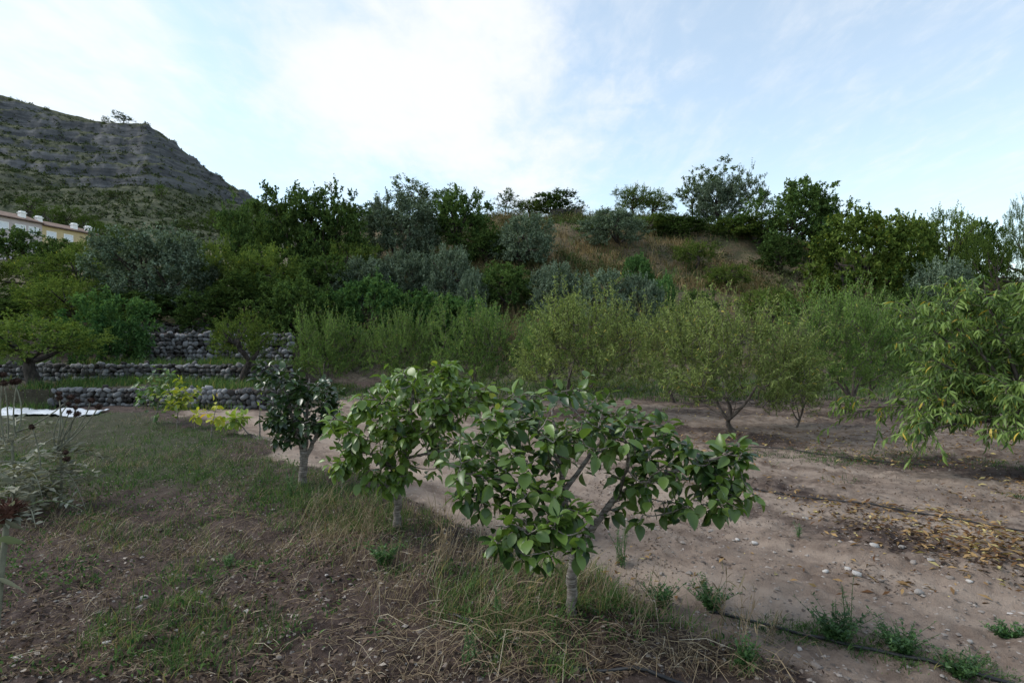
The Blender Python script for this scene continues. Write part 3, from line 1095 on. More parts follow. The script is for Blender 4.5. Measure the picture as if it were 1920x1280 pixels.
# ------------------------------------------------------------------ background trees: (name, kind, column, distance, top, width, label)
TREES = [
    ('broadleaf_tree', 'broad', 470, 46, 373, 100, 'dark tree at the foot of the hill slope, left end of the tree line'),
    ('broadleaf_tree', 'broad', 548, 35, 352, 150, 'tall dark green tree with twin tops right of the hill'),
    ('broadleaf_tree', 'broad', 618, 34.5, 354, 140, 'tall dark green tree touching the twin topped tree, on its right'),
    ('broadleaf_tree', 'broad', 668, 46, 382, 70, 'small dark tree squeezed between tall dark tree and big round olive'),
    ('slender_tree', 'sparse', 785, 47, 336, 110, 'airy thin leaved tree rising behind the big round olive'),
    ('olive_tree', 'olive', 752, 38, 370, 165, 'big round grey olive on the skyline left of centre'),
    ('broadleaf_tree', 'broad', 862, 40, 356, 120, 'dark upright tree right of the big round olive'),
    ('slender_tree', 'sparse', 838, 46, 344, 50, 'thin wispy tree top showing above the dark upright tree'),
    ('slender_tree', 'sparse', 950, 50, 352, 50, 'small lone feathery tree on the bare ridge'),
    ('round_tree', 'almond', 995, 50.5, 374, 62, 'low bushy tree on the ridge left of the round dark tree'),
    ('round_tree', 'broad', 1040, 51, 358, 88, 'round dark tree on the ridge above the block wall'),
    ('slender_tree', 'sparse', 1088, 51, 378, 26, 'tiny sapling at the right end of the block wall'),
    ('olive_tree', 'olive', 985, 37, 403, 120, 'round blue grey olive on the slope below the ridge saplings'),
    ('olive_tree', 'olive', 1152, 40, 394, 115, 'dark olive shrub on the slope in the centre of the ridge'),
    ('ridge_tree', 'almond', 1190, 50, 348, 66, 'light green ridge tree, left one of a close pair'),
    ('ridge_tree', 'almond', 1232, 51, 356, 60, 'light green ridge tree, right one of a close pair'),
    ('slender_tree', 'sparse', 1298, 50, 318, 70, 'tall sparse tree leaning beside the highest ridge tree'),
    ('ridge_tree', 'sparse', 1346, 51, 298, 96, 'open crowned tree top, the highest point of the ridge trees'),
    ('olive_tree', 'olive', 1348, 48, 336, 100, 'tall grey green olive under the highest ridge tree'),
    ('slender_tree', 'sparse', 1404, 49, 304, 38, 'thin spindly tree, left of two against the sky'),
    ('slender_tree', 'sparse', 1428, 49.5, 328, 42, 'thin spindly tree, right of two against the sky'),
    ('broadleaf_tree', 'broad', 1490, 42, 336, 150, 'large dark tree at the right end of the ridge'),
    ('broadleaf_tree', 'broad', 1545, 42, 366, 64, 'dark tree lump attached right of the large ridge tree'),
    ('shrub', 'almond', 1420, 43, 402, 120, 'low dark shrub beneath the thin spindly trees', 'shrub'),
    ('shrub', 'broad', 1275, 44, 400, 110, 'low scrub under the tall sparse ridge tree', 'shrub'),
    ('carob_tree', 'carob', 1612, 31, 392, 215, 'huge round carob tree with yellowish tips on the right'),
    ('carob_tree', 'carob', 1700, 35, 400, 110, 'smaller round tree joined to the huge carob on its right'),
    ('broadleaf_tree', 'almond', 1772, 40, 393, 100, 'greyish tree on the skyline right of the carob'),
    ('broadleaf_tree', 'broad', 1835, 42, 410, 90, 'darker tree on the skyline near the right edge'),
    ('pine_tree', 'pine', 1862, 31, 430, 130, 'yellowish green pine bush near the right edge'),
    ('pine_tree', 'pine', 1912, 40, 368, 62, 'tall pine top cut by the right edge'),
    ('olive_tree', 'olive', 1762, 27, 488, 120, 'small silvery olive below the skyline on the right'),
    ('shrub', 'broad', 1690, 27, 540, 110, 'dark undergrowth between carob and silvery olive', 'shrub'),
    ('shrub', 'broad', 1850, 25, 545, 150, 'dark hedge like shrub behind the right hand peach trees', 'shrub'),
    # middle band
    ('olive_tree', 'olive', 690, 31, 486, 120, 'grey olive in the middle thicket, leftmost of three'),
    ('olive_tree', 'olive', 762, 32, 474, 110, 'grey olive in the middle thicket, second of three'),
    ('olive_tree', 'olive', 842, 31, 462, 100, 'brownish grey olive in the middle thicket, rightmost of three'),
    ('olive_tree', 'olive', 888, 29, 505, 60, 'small olive bush beside the brownish grey olive'),
    ('leafy_shrub', 'bright', 612, 27, 546, 130, 'bright green leafy shrub, left end of the green thicket', 'shrub'),
    ('leafy_shrub', 'bright', 700, 26.5, 522, 150, 'bright green leafy shrub, tallest of the green thicket', 'shrub'),
    ('leafy_shrub', 'bright', 795, 26.5, 545, 140, 'bright green leafy shrub in the middle of the green thicket', 'shrub'),
    ('leafy_shrub', 'bright', 872, 26, 560, 110, 'bright green leafy shrub, right end of the green thicket', 'shrub'),
    ('broadleaf_tree', 'broad', 945, 30, 492, 110, 'dark green bushy tree right of the middle olives'),
    ('olive_tree', 'olive', 1040, 29, 495, 100, 'pale topped olive behind the peach trees, centre'),
    ('olive_tree', 'olive', 1125, 28, 508, 130, 'wide grey olive behind the tallest peach foliage'),
    ('olive_tree', 'olive', 1200, 28, 516, 90, 'dark grey olive joined to the wide one on its right'),
    ('leafy_shrub', 'bright', 1246, 28.5, 516, 58, 'small vivid green bush at the end of the olive row', 'shrub'),
    ('shrub', 'almond', 1300, 37, 448, 70, 'yellowish bush in the dry grass of the slope', 'shrub'),
    ('shrub', 'almond', 1365, 33, 495, 80, 'green bush low on the dry grass slope', 'shrub'),
    ('shrub', 'almond', 1105, 43, 425, 50, 'yellow tinged bush left of the dark olive shrub', 'shrub'),
    ('shrub', 'broad', 1375, 44, 405, 100, 'dark brush under the tall grey green ridge olive', 'shrub'),
    ('shrub', 'almond', 1215, 45, 405, 90, 'brownish brush under the close pair of ridge trees', 'shrub'),
    ('shrub', 'broad', 1460, 38, 440, 90, 'dark shrub below the large dark ridge tree', 'shrub'),
    ('shrub', 'broad', 915, 38, 430, 90, 'dark shrub left of the round blue grey olive', 'shrub'),
    ('shrub', 'almond', 655, 33, 455, 110, 'bare twiggy brownish shrub under the tall dark trees', 'shrub'),
    ('shrub', 'broad', 610, 31, 480, 120, 'dark undergrowth above the left end of the green thicket', 'shrub'),
    ('shrub', 'broad', 1310, 29, 545, 90, 'dull green brush at the foot of the dry slope', 'shrub'),
    ('shrub', 'almond', 1440, 29, 540, 110, 'greyish brush behind the forked peach tree', 'shrub'),
    ('shrub', 'bright', 1195, 33, 478, 60, 'light green low bush on the slope above the wide olive', 'shrub'),
    ('shrub', 'broad', 260, 25.8, 545, 170, 'black shaded bush under the left half of the silver olive', 'shrub'),
    ('shrub', 'broad', 288, 33, 490, 150, 'dark bush filling the gap in the silver olive', 'shrub'),
    # left terraces
    ('olive_tree', 'olive', 288, 27, 430, 215, 'huge silver olive tree on the upper left terrace'),
    ('almond_tree', 'almond', 428, 29, 452, 150, 'yellow green tree right of the huge silver olive'),
    ('almond_tree', 'almond', 505, 30, 462, 130, 'yellow green tree with bare twigs below the tall dark trees'),
    ('broadleaf_tree', 'broad', 470, 26, 510, 150, 'shaded dark tree behind the small terrace almond'),
    ('broadleaf_tree', 'broad', 560, 25, 520, 140, 'shaded dark tree left of the bright thicket'),
    ('broadleaf_tree', 'broad', 385, 25.5, 545, 110, 'shaded dark bush below the huge silver olive', 'shrub'),
    ('broadleaf_tree', 'broad', 28, 75, 428, 95, 'dark tree in front of the pink house'),
    ('broadleaf_tree', 'broad', 112, 72, 446, 84, 'dark tree in front of the yellow house'),
    ('almond_tree', 'almond', 180, 55, 452, 95, 'light green tree at the right end of the yellow house'),
    ('almond_tree', 'almond', 40, 38, 478, 150, 'yellow green tree at the left edge below the houses'),
    ('almond_tree', 'almond', 140, 34, 470, 130, 'yellow green tree left of the huge silver olive'),
    ('broadleaf_tree', 'almond', 125, 25, 520, 150, 'dense green terrace tree above the dark left tree'),
    ('broadleaf_tree', 'bright', 200, 19.2, 548, 150, 'dense dark green tree hiding the tall stone wall end', 'tree'),
    ('broadleaf_tree', 'broad', -20, 26, 560, 130, 'dark tree cut by the left edge'),
    ('shrub', 'broad', 5, 31, 535, 130, 'dark bush at the left edge behind the spreading almond', 'shrub'),
    ('shrub', 'almond', 95, 28.5, 520, 120, 'green bush between the left edge bush and the dense terrace tree', 'shrub'),
    ('broadleaf_tree', 'pine', 210, 95, 438, 70, 'dark pine clump just right of the yellow house'),
    ('pine_tree', 'pine', 330, 70, 440, 70, 'dark pine behind the huge silver olive'),
    ('almond_tree', 'almond', 385, 45, 452, 70, 'greenish tree behind the gap right of the silver olive'),
]
for tr in TREES:
    place_tree(*tr[:7], cat=(tr[7] if len(tr) > 7 else 'tree'), sink=0.1)

place_tree('almond_tree', 'terrace', 68, 15.6, 585, 260, 'spreading yellow green almond tree with thick trunk, far left terrace', variant=0)
place_tree('almond_tree', 'terrace', 452, 16.2, 584, 135, 'small spreading almond tree with thick dark trunk in front of stone walls', variant=1)

# dark pines and bushes on the lower hill
HB = [(95, 0.20, 66, 54, 'pine behind the pink and yellow houses, leftmost on the hill'), (135, 0.22, 62, 48, 'dark pine on the hill above the yellow house'),
      (165, 0.17, 64, 44, 'dark pine on the hill close behind the yellow roof'), (195, 0.13, 62, 46, 'dark pine on the hill foot right of the yellow roof'),
      (235, 0.13, 56, 40, 'dark pine on the hill foot above the silver olive'), (350, 0.27, 34, 28, 'lone dark bush on the open hill slope'),
      (405, 0.36, 50, 46, 'largest round pine on the hill slope near its right end'), (445, 0.36, 52, 40, 'pine right of the largest round pine on the hill'),
      (302, 0.50, 24, 26, 'small pine in the middle of the hill slope'), (345, 0.17, 28, 24, 'low dark bush on the hill above the silver olive'),
      (205, 0.47, 30, 16, 'flat dark bush below the cliffs of the hill'), (60, 0.27, 60, 36, 'dark bushes on the hill above the pink roof')]
for px, t, w, h, lab in HB:
    x, y, z, _ = hill_xyz(np.array([float(px)]), np.array([t]))
    d = float(y[0])
    v = KINDS['pine'][USED['pine'] % 2]
    USED['pine'] += 1
    o = empty('hill_pine', (float(x[0]), d, float(z[0]) - 0.8), lab, 'tree', 'pines on the hill', random.uniform(0, 6))
    o.scale = (w / FPX * d / v['W'], w / FPX * d / v['W'], (h / FPX * d + 0.8) / v['H'])
    link('crown', v['crown'], o)
    link('trunk', v['trunk'], o)
for px, w, h, lab, kd in ((198, 18, 17, 'small round tree on the hill crest, left of two', 'pine'), (230, 36, 25, 'wider open tree on the hill crest, right of two', 'sparse'),
                          (20, 8, 9, 'tiny tree on the hill crest at the left edge', 'pine'), (87, 12, 8, 'tiny bush on the hill crest near the left edge', 'pine'), (326, 12, 8, 'tiny bush where the hill crest turns down', 'pine')):
    x, y, z, _ = hill_xyz(np.array([float(px)]), np.array([0.985]))
    d = float(y[0])
    v = KINDS[kd][0]
    o = empty('crest_tree', (float(x[0]), d, float(z[0]) - 0.5), lab, 'tree', 'trees on the hill crest', random.uniform(0, 6))
    o.scale = (w / FPX * d / v['W'], w / FPX * d / v['W'], (h / FPX * d + 0.5) / v['H'])
    link('crown', v['crown'], o)
    link('trunk', v['trunk'], o)


def hill_scrub():
    g = np.random.default_rng(77)
    n = 7000
    px = g.uniform(-60, 560, n)
    t = g.uniform(0.02, 0.995, n) ** 0.9
    x, y, z, up = hill_xyz(px, t)
    keep = (0.5 * fbm(x * 0.03, y * 0.03, 3, 83) + g.uniform(-0.4, 0.4, n)) > 0.20 - 0.26 * sstep(t, 0.3, 0.55)
    x, y, z, t = x[keep], y[keep], z[keep], t[keep]
    b = MB()
    n = len(x)
    m = 18
    sz = g.uniform(0.6, 1.9, n)  * (1.25 - 0.5 * t)
    off = g.normal(0, 1, (n, m, 3)) * np.array([0.5, 0.5, 0.30])
    P = np.stack([x, y, z + 0.3 * sz], -1)[:, None] + off * sz[:, None, None]
    A = g.normal(0, 1, (n * m, 3)) + np.array([0, 0, 0.4])
    b.leaves(T_DIAMOND, P.reshape(-1, 3), A, leaf_frames(A, g), np.repeat(sz, m) * 0.62, g.uniform(0, 1, n * m), np.full(n * m, 0.8))
    o = b.build('hill_scrub', M['scrub'])
    tag(o, 'low dark scrub dotted all over the far hill', 'scrub', kind='stuff')


hill_scrub()

# ------------------------------------------------------------------ orchard of peach trees: (x, y, top, width, label)
PEACH = [
    (4.18, 10.2, 562, 290, 0, 'peach tree with forked pale trunk in the middle of the bare orchard ground'),
    (1.60, 13.1, 545, 245, 1, 'tall peach tree behind the front persimmon, centre of the picture'),
    (-0.95, 15.7, 572, 165, 2, 'upright peach tree just left of the tall central one'),
    (-3.35, 17.6, 590, 140, 3, 'peach tree above the left persimmon, left half of the picture'),
    (-6.15, 18.6, 590, 140, 2, 'peach tree at the left end of the orchard, beside the terrace walls'),
    (4.6, 15.5, 565, 190, 1, 'peach tree in the second row, right of the tall central one'),
    (7.36, 12.8, 545, 215, 3, 'peach tree with leaning short trunk, right of the forked one'),
    (5.56, 11.0, 640, 110, 1, 'low peach tree with a thin trunk, close behind the forked one'),
    (9.56, 15.0, 556, 190, 2, 'peach tree with straight dark trunk in the back row, right side'),
    (14.0, 18.8, 575, 150, 3, 'peach tree in the back row, half hidden by the big right one'),
    (1.8, 19.0, 590, 200, 3, 'peach tree deep in the back row behind the centre'),
]
for x, y, top, w, vi, lab in PEACH:
    v = KINDS['peach'][vi]
    z = gz1(x, y)
    ht = CAMZ + (640 - top + 16) / FPX * y - z
    wd = w / FPX * y
    o = empty('peach_tree', (x, y, z), lab, 'fruit tree', 'peach trees of the orchard', random.uniform(0, 6.28))
    o.scale = (wd / v['W'], wd / v['W'], ht / v['H'])
    link('crown', v['crown'], o)
    link('trunk', v['trunk'], o)


# ------------------------------------------------------------------ big leafed trees built leaf by leaf
def tone_meshes(name, mats, tmpls, tones):
    out = []
    for t in tmpls:
        row = []
        for q in tones:
            b = MB()
            b.add(t[0], t[1], t[2], q)
            row.append(b.mesh('leaf', mats))
        out.append(row)
    return out


TONES = [0.10, 0.30, 0.50, 0.70, 0.85, 0.95]


def frame_matrix(P, A, Nn, s):
    from mathutils import Matrix
    A = nrm(A)
    X = nrm(np.cross(A, Nn))
    Z = np.cross(X, A)
    m = Matrix.Identity(4)
    for i in range(3):
        m[i][0], m[i][1], m[i][2], m[i][3] = X[i] * s, A[i] * s, Z[i] * s, P[i]
    return m


def leafy_tree(name, label, cat, base, skeleton, blobs, ntips, per, leaf, mat, barkmat, seed, group=None, tmpls=PL, maxobj=300, tone_bias=0.0, droop=0.55, twig=0.006,
               tip_up=0.6, limb_tone=0.5, inner=0.25):
    """skeleton: polylines of (point, radius); blobs: (centre, radii, weight) that the leaf tips fill"""
    g = np.random.default_rng(seed)
    base = np.array(base, float)
    root = empty(name, tuple(base), label, cat, group)
    nodes, nrad = [], []
    for k, (pl, rd) in enumerate(skeleton):
        pts = np.array(pl, float) - base
        # resample smoothly
        t = np.linspace(0, len(pts) - 1, len(pts) * 4)
        i = np.arange(len(pts))
        P = np.stack([np.interp(t, i, pts[:, c]) for c in range(3)], -1)
        for _ in range(3):
            P[1:-1] = (P[:-2] + 2 * P[1:-1] + P[2:]) / 4
        P[1:-1] += g.normal(0, 0.004, P[1:-1].shape)
        r = np.interp(t, i, rd)
        r = r * (1 + 0.07 * g.normal(0, 1, len(r)))
        b = MB()
        b.tube(P, r, 12 if k == 0 else 8, limb_tone)
        b.build('trunk' if k == 0 else 'limb', barkmat, root)
        nodes.append(P)
        nrad.append(r)
    nodes_all = np.concatenate([p[len(p) // 2 if k == 0 else 0:] for k, p in enumerate(nodes)])
    wts = np.array([bb[2] for bb in blobs], float)
    which = g.choice(len(blobs), ntips, p=wts / wts.sum())
    tips = []
    for w in which:
        c, r, _ = blobs[w]
        v = nrm(g.normal(0, 1, 3))
        rr = (inner + (1 - inner) * g.uniform(0, 1) ** 0.5) * (1.22 if g.uniform(0, 1) < 0.12 else 1.0)
        tips.append(np.array(c) - base + v * np.array(r) * rr)
    tips = np.array(tips)
    # order tips by distance so that twigs grow from earlier twigs
    dist = np.linalg.norm(tips[:, None] - nodes_all[None], axis=-1).min(1)
    order = np.argsort(dist)
    tb = MB()
    pool = [nodes_all]
    LP, LA, LN, LS, LT = [], [], [], [], []
    for k in order:
        tp = tips[k]
        nd = np.concatenate(pool)
        cost = np.linalg.norm(nd - tp, axis=1) + 0.5 * np.maximum(0, nd[:, 2] - tp[2])
        a = nd[np.argmin(cost)]
        ln = np.linalg.norm(tp - a)
        P = curve(a, tp, np.array([0, 0, -0.12 * ln]) + g.normal(0, 0.06 * ln, 3), 6)
        tb.tube(P, np.linspace(min(twig * (0.7 + 1.2 * ln), 0.016), twig * 0.35, 6), 5, 0.6)
        pool.append(P[2:])
        dirn = nrm((P[-1] - P[-3]) + np.array([0, 0, tip_up * 0.3 * ln]))
        nl = int(g.integers(per[0], per[1] + 1))
        ph = g.uniform(0, 6.28)
        ref = nrm(np.cross(dirn, np.array([0.1, 0.2, 1.0])))
        ref2 = np.cross(dirn, ref)
        bt = g.normal(0, 0.12) + tone_bias
        for q in range(nl):
            f = q / max(1, nl - 1)
            pos = P[-1] - dirn * (1 - f) * min(0.20, 0.6 * ln + 0.05) * g.uniform(0.8, 1.1)
            an = ph + q * 2.4
            side = ref * math.cos(an) + ref2 * math.sin(an)
            ax = nrm(side * (1.0 - 0.45 * f) + dirn * (0.25 + 0.75 * f) + np.array([0, 0, -droop * g.uniform(0.5, 1.4)]))
            nn = np.array([0, 0, 1.0]) + side * 0.35 + g.normal(0, 0.28, 3)
            LP.append(pos + ax * 0.012)
            LA.append(ax)
            LN.append(nn)
            LS.append(leaf * g.uniform(0.5, 1.3) * (0.75 if f > 0.85 else 1.0))
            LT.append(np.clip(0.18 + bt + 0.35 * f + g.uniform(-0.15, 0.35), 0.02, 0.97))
    tag(tb.build('twigs', barkmat, root), kind='stuff')
    LP, LA, LN, LS, LT = map(np.array, (LP, LA, LN, LS, LT))
    LT = np.where((LT > 0.88) & (g.uniform(0, 1, len(LT)) > 0.12), 0.85, LT)
    camv = np.array([0, 0, CAMZ]) - base
    order = np.argsort(np.linalg.norm(LP - camv, axis=1))
    near, far = order[:maxobj], order[maxobj:]
    meshes = tone_meshes(name, mat, tmpls, TONES)
    for i in near:
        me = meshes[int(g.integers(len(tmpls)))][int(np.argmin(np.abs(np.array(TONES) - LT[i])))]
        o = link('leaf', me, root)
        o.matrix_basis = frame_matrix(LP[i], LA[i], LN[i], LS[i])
    if len(far):
        b = MB()
        for ti, tm in enumerate(tmpls):
            f = far[ti::len(tmpls)]
            if len(f):
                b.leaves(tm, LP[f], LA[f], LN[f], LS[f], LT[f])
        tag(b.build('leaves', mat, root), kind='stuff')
    return root


def PP(d0):
    return lambda px, py, dd=0.0: at(px, py, d0 + dd)


# tree in front: low and wide persimmon
d0 = 3.3
p = PP(d0)
z1 = gz1(0.35, d0)
leafy_tree('persimmon_tree', 'nearest persimmon tree, low and wide, with a bare straight grey trunk', 'fruit tree', (p(1072, 1165)[0], d0, z1),
           [([p(1070, 1185), p(1072, 1120), p(1074, 1070), p(1078, 1035)], [0.036, 0.031, 0.030, 0.031]),
            ([p(1078, 1038), p(1066, 980), p(1056, 910, 0.05), p(1050, 850, 0.1), p(1035, 770, 0.15)], [0.028, 0.024, 0.019, 0.014, 0.007]),
            ([p(1080, 1038), p(1110, 990, 0.05), p(1160, 925, 0.05), p(1240, 890, 0.0), p(1320, 865, -0.05), p(1385, 845, -0.1)], [0.026, 0.022, 0.018, 0.014, 0.010, 0.005]),
            ([p(1062, 950), p(1010, 915, -0.1), p(930, 895, -0.15), p(860, 885, -0.2)], [0.018, 0.013, 0.010, 0.005]),
            ([p(1076, 1030), p(1030, 1010, -0.25), p(980, 990, -0.4), p(930, 985, -0.45)], [0.016, 0.012, 0.008, 0.004]),
            ([p(1058, 920), p(1100, 860, 0.25), p(1150, 800, 0.5), p(1190, 760, 0.6)], [0.017, 0.013, 0.009, 0.005]),
            ([p(1052, 870), p(1000, 810, 0.35), p(960, 760, 0.5)], [0.014, 0.010, 0.005]),
            ([p(1160, 925, 0.05), p(1180, 860, -0.15), p(1170, 810, -0.3)], [0.014, 0.010, 0.005])],
           [(p(1050, 772, 0.1), (0.54, 0.60, 0.19), 40), (p(960, 835, 0), (0.40, 0.5, 0.24), 40), (p(1150, 820, 0), (0.36, 0.5, 0.24), 36),
            (p(885, 865, -0.1), (0.16, 0.25, 0.11), 8), (p(1290, 900, -0.05), (0.36, 0.32, 0.17), 34), (p(1375, 850, -0.05), (0.13, 0.2, 0.10), 10),
            (p(1000, 1005, -0.40), (0.26, 0.22, 0.11), 17), (p(1060, 985, -0.40), (0.15, 0.2, 0.11), 8), (p(1200, 950, 0), (0.20, 0.2, 0.06), 6), (p(1205, 800, 0.2), (0.20, 0.35, 0.14), 14), (p(1240, 860, 0), (0.24, 0.3, 0.14), 14), (p(955, 940, -0.25), (0.24, 0.25, 0.13), 18), (p(1040, 945, -0.3), (0.20, 0.2, 0.12), 12), (p(880, 900, -0.15), (0.16, 0.2, 0.10), 8), (p(1350, 910, -0.1), (0.18, 0.25, 0.16), 12), (p(920, 805, 0.2), (0.15, 0.3, 0.12), 6)],
           390, (4, 7), 0.082, M['persimmon'], M['bark_fruit'], 11)

# second persimmon
d0 = 4.8
p = PP(d0)
zz = gz1(p(745, 1000)[0], d0)
leafy_tree('persimmon_tree', 'middle persimmon tree, bright green and round, with a thin straight trunk', 'fruit tree', (p(745, 1000)[0], d0, zz),
           [([p(744, 1012), p(745, 960), p(747, 915), p(752, 875)], [0.040, 0.034, 0.031, 0.030]),
            ([p(752, 880), p(765, 820, 0.05), p(772, 760, 0.1), p(780, 700, 0.1)], [0.028, 0.022, 0.015, 0.007]),
            ([p(750, 895), p(720, 860, -0.1), p(680, 845, -0.2), p(630, 835, -0.3)], [0.020, 0.015, 0.010, 0.005]),
            ([p(760, 840), p(810, 800, 0.1), p(860, 760, 0.2), p(900, 730, 0.2)], [0.018, 0.014, 0.009, 0.005]),
            ([p(762, 830), p(720, 780, -0.1), p(690, 730, -0.1)], [0.017, 0.012, 0.006]),
            ([p(756, 860), p(800, 850, -0.25), p(840, 845, -0.35)], [0.014, 0.010, 0.005])],
           [(p(770, 745, 0), (0.44, 0.52, 0.34), 50), (p(865, 745, 0.15), (0.30, 0.40, 0.24), 30), (p(690, 800, -0.05), (0.36, 0.45, 0.32), 36),
            (p(800, 830, 0), (0.34, 0.45, 0.25), 28), (p(720, 885, -0.15), (0.28, 0.3, 0.13), 16), (p(640, 850, -0.2), (0.14, 0.2, 0.2), 8), (p(840, 690, 0), (0.1, 0.1, 0.1), 5)],
           280, (5, 8), 0.094, M['persimmon'], M['bark_fruit'], 12, tone_bias=0.22, droop=0.75)

# third: darker tree with several stems
d0 = 6.3
p = PP(d0)
zz = gz1(p(567, 915)[0], d0)
leafy_tree('citrus_tree', 'dark glossy tree with three stems forking low, left of the two persimmons', 'fruit tree', (p(567, 915)[0], d0, zz),
           [([p(566, 926), p(567, 895), p(569, 865), p(571, 848)], [0.052, 0.044, 0.042, 0.043]),
            ([p(569, 856), p(560, 820), p(545, 770), p(530, 720)], [0.030, 0.026, 0.018, 0.008]),
            ([p(571, 856), p(575, 815), p(575, 760), p(580, 710)], [0.030, 0.024, 0.016, 0.007]),
            ([p(573, 858), p(590, 825), p(605, 780), p(615, 730)], [0.028, 0.022, 0.015, 0.006])],
           [(p(565, 758), (0.42, 0.42, 0.38), 60), (p(512, 705), (0.20, 0.25, 0.16), 18), (p(600, 735), (0.28, 0.3, 0.2), 18), (p(540, 812), (0.24, 0.3, 0.10), 8), (p(530, 780), (0.24, 0.3, 0.28), 14)],
           170, (5, 9), 0.090, M['citrus'], M['bark_fruit'], 13, droop=0.5, tone_bias=-0.02)


def sapling(label, px, py, crown, ntip, mat, seed, leaf=0.10, per=(4, 6), lean=0.0, tone_bias=0.1):
    x, d = gp(px, py)
    q = PP(d)
    pts = [q(px, py + 6), q(px + lean * 0.3, (py + crown[1]) / 2 + 15), q(crown[0], crown[1])]
    leafy_tree('young_tree', label, 'sapling', (x, d, gz1(x, d)),
               [(pts, [0.016, 0.012, 0.005])],
               [(q(crown[0], crown[1]), (crown[2] / FPX * d, crown[2] / FPX * d, crown[3] / FPX * d), 1)],
               ntip, per, leaf, mat, M['bark_fruit'], seed, tone_bias=tone_bias, twig=0.004, inner=0.1)


sapling('dark green young tree among the grass, in front of the stone walls', 293, 797, (303, 728, 42, 46), 44, M['sapling_green'], 21, 0.11)
sapling('yellow green young tree touching the dark green one on its right', 332, 806, (338, 742, 36, 40), 36, M['sapling_yellow'], 22, 0.11, tone_bias=-0.1)
sapling('spindly young tree with a few orange yellow leaves before the lowest wall', 396, 828, (405, 765, 26, 42), 9, M['sapling_yellow'], 23, 0.12, (2, 4), tone_bias=0.45)
sapling('tiny young tree with a compact lime green top', 470, 822, (438, 782, 32, 18), 14, M['sapling_lime'], 24, 0.13, (5, 7), tone_bias=0.05)
sapling('tiny yellow leaved seedling right of the orange yellow sapling', 366, 812, (366, 778, 14, 12), 4, M['sapling_yellow'], 25, 0.11, (3, 5), tone_bias=0.3)
sapling('thin leafless stick of a young tree beside the dark glossy tree', 487, 822, (487, 752, 10, 14), 3, M['sapling_lime'], 26, 0.07, (1, 2))

# big peach tree on the right edge: every near leaf on its own
g = np.random.default_rng(31)
d0 = 7.3
bx, bz = 6.85, gz1(6.85, 7.3)
p = PP(d0)


def right_peach():
    root_label = 'large peach tree cut by the right edge, long drooping branches'
    base = np.array([bx, d0, bz])
    root = empty('peach_tree', tuple(base), root_label, 'fruit tree', 'peach trees of the orchard')
    tb = MB()
    trunk = [base + (0, 0, -0.1), base + (-0.02, 0, 0.3), base + (-0.05, 0, 0.55)]
    tb.tube(curve(trunk[0] - base, trunk[2] - base, (0.03, 0, 0), 6), np.linspace(0.085, 0.06, 6), 9)
    fork = trunk[2] - base
    C = []
    # limbs fan out, low ones nearly level, upper ones steep
    for k in range(34):
        an = g.uniform(0, 6.28)
        el = g.uniform(0.02, 1.35)
        ln = (1.9 if el < 0.6 else 1.95) * g.uniform(0.65, 1.05)
        e = fork + ln * np.array([math.cos(an) * math.cos(el), math.sin(an) * math.cos(el), math.sin(el)])
        if k < 7:   # the boughs that hang towards the left of it
            e = fork + np.array([-1.7 + 0.2 * k, -0.5 + 0.2 * k, 0.05 + 0.14 * k])
        P = curve(fork, e, (0, 0, 0.12 * ln), 8)
        tb.tube(P, np.linspace(0.034, 0.008, 8), 6)
        for f in (3, 4, 5, 6, 7):
            C.append(P[f])
        C.append(P[7])
    C = np.array(C)
    S = len(C) * 4
    O = np.repeat(C, 4, 0) + g.normal(0, 0.05, (S, 3))
    D = nrm(nrm(O - fork) * 0.7 + np.array([0, 0, 0.45]) + g.normal(0, 0.42, (S, 3)))
    Ls = g.uniform(0.25, 0.62, S)
    nl = 21
    dn = np.array([0, 0, -1.0])
    droop = 0.45
    t = 0.08 + 0.92 * (np.arange(nl)[None] + g.uniform(0, 1, (S, nl))) / nl
    P = O[:, None] + D[:, None] * (Ls[:, None] * t)[..., None] + dn * (droop * Ls[:, None] * t ** 2)[..., None]
    Tn = D[:, None] + dn * (2 * droop * t)[..., None]
    A = nrm(Tn * 0.5 + nrm(g.normal(0, 1, P.shape)) * 0.7 + dn * 0.75)
    for q in range(S):
        tt = np.linspace(0, 1, 4)[:, None]
        tb.tube(O[q] + D[q] * Ls[q] * tt + dn * droop * Ls[q] * tt ** 2, np.linspace(0.006, 0.002, 4), 3, cap=False)
    tb.build('trunk', M['bark'], root)
    P, A = P.reshape(-1, 3), A.reshape(-1, 3)
    Nn = leaf_frames(A, g, 0.8, 0.6)
    sz = 0.125 * g.uniform(0.65, 1.25, len(P))
    tone = np.clip(np.repeat(g.normal(0, 0.12, S), nl) + g.uniform(0.05, 0.9, len(P)), 0, 0.88)
    tone = np.where(g.uniform(0, 1, len(P)) < 0.025, 0.96, tone)
    wp = P + base
    inview = (wp[:, 0] / wp[:, 1]) < 0.93
    dist = np.linalg.norm(wp - np.array([0, 0, CAMZ]), axis=1) + np.where(inview, 0, 100)
    order = np.argsort(dist)
    lance = tone_meshes('lance', M['peach_near'], [T_LANCE], TONES)[0]
    for i in order[:300]:
        o = link('leaf', lance[int(np.argmin(np.abs(np.array(TONES) - tone[i])))], root)
        o.matrix_basis = frame_matrix(P[i], A[i], Nn[i], sz[i])
    f = order[300:]
    b = MB()
    b.leaves(T_LANCE, P[f], A[f], Nn[f], sz[f], tone[f])
    tag(b.build('leaves', M['peach_near'], root), kind='stuff')


right_peach()


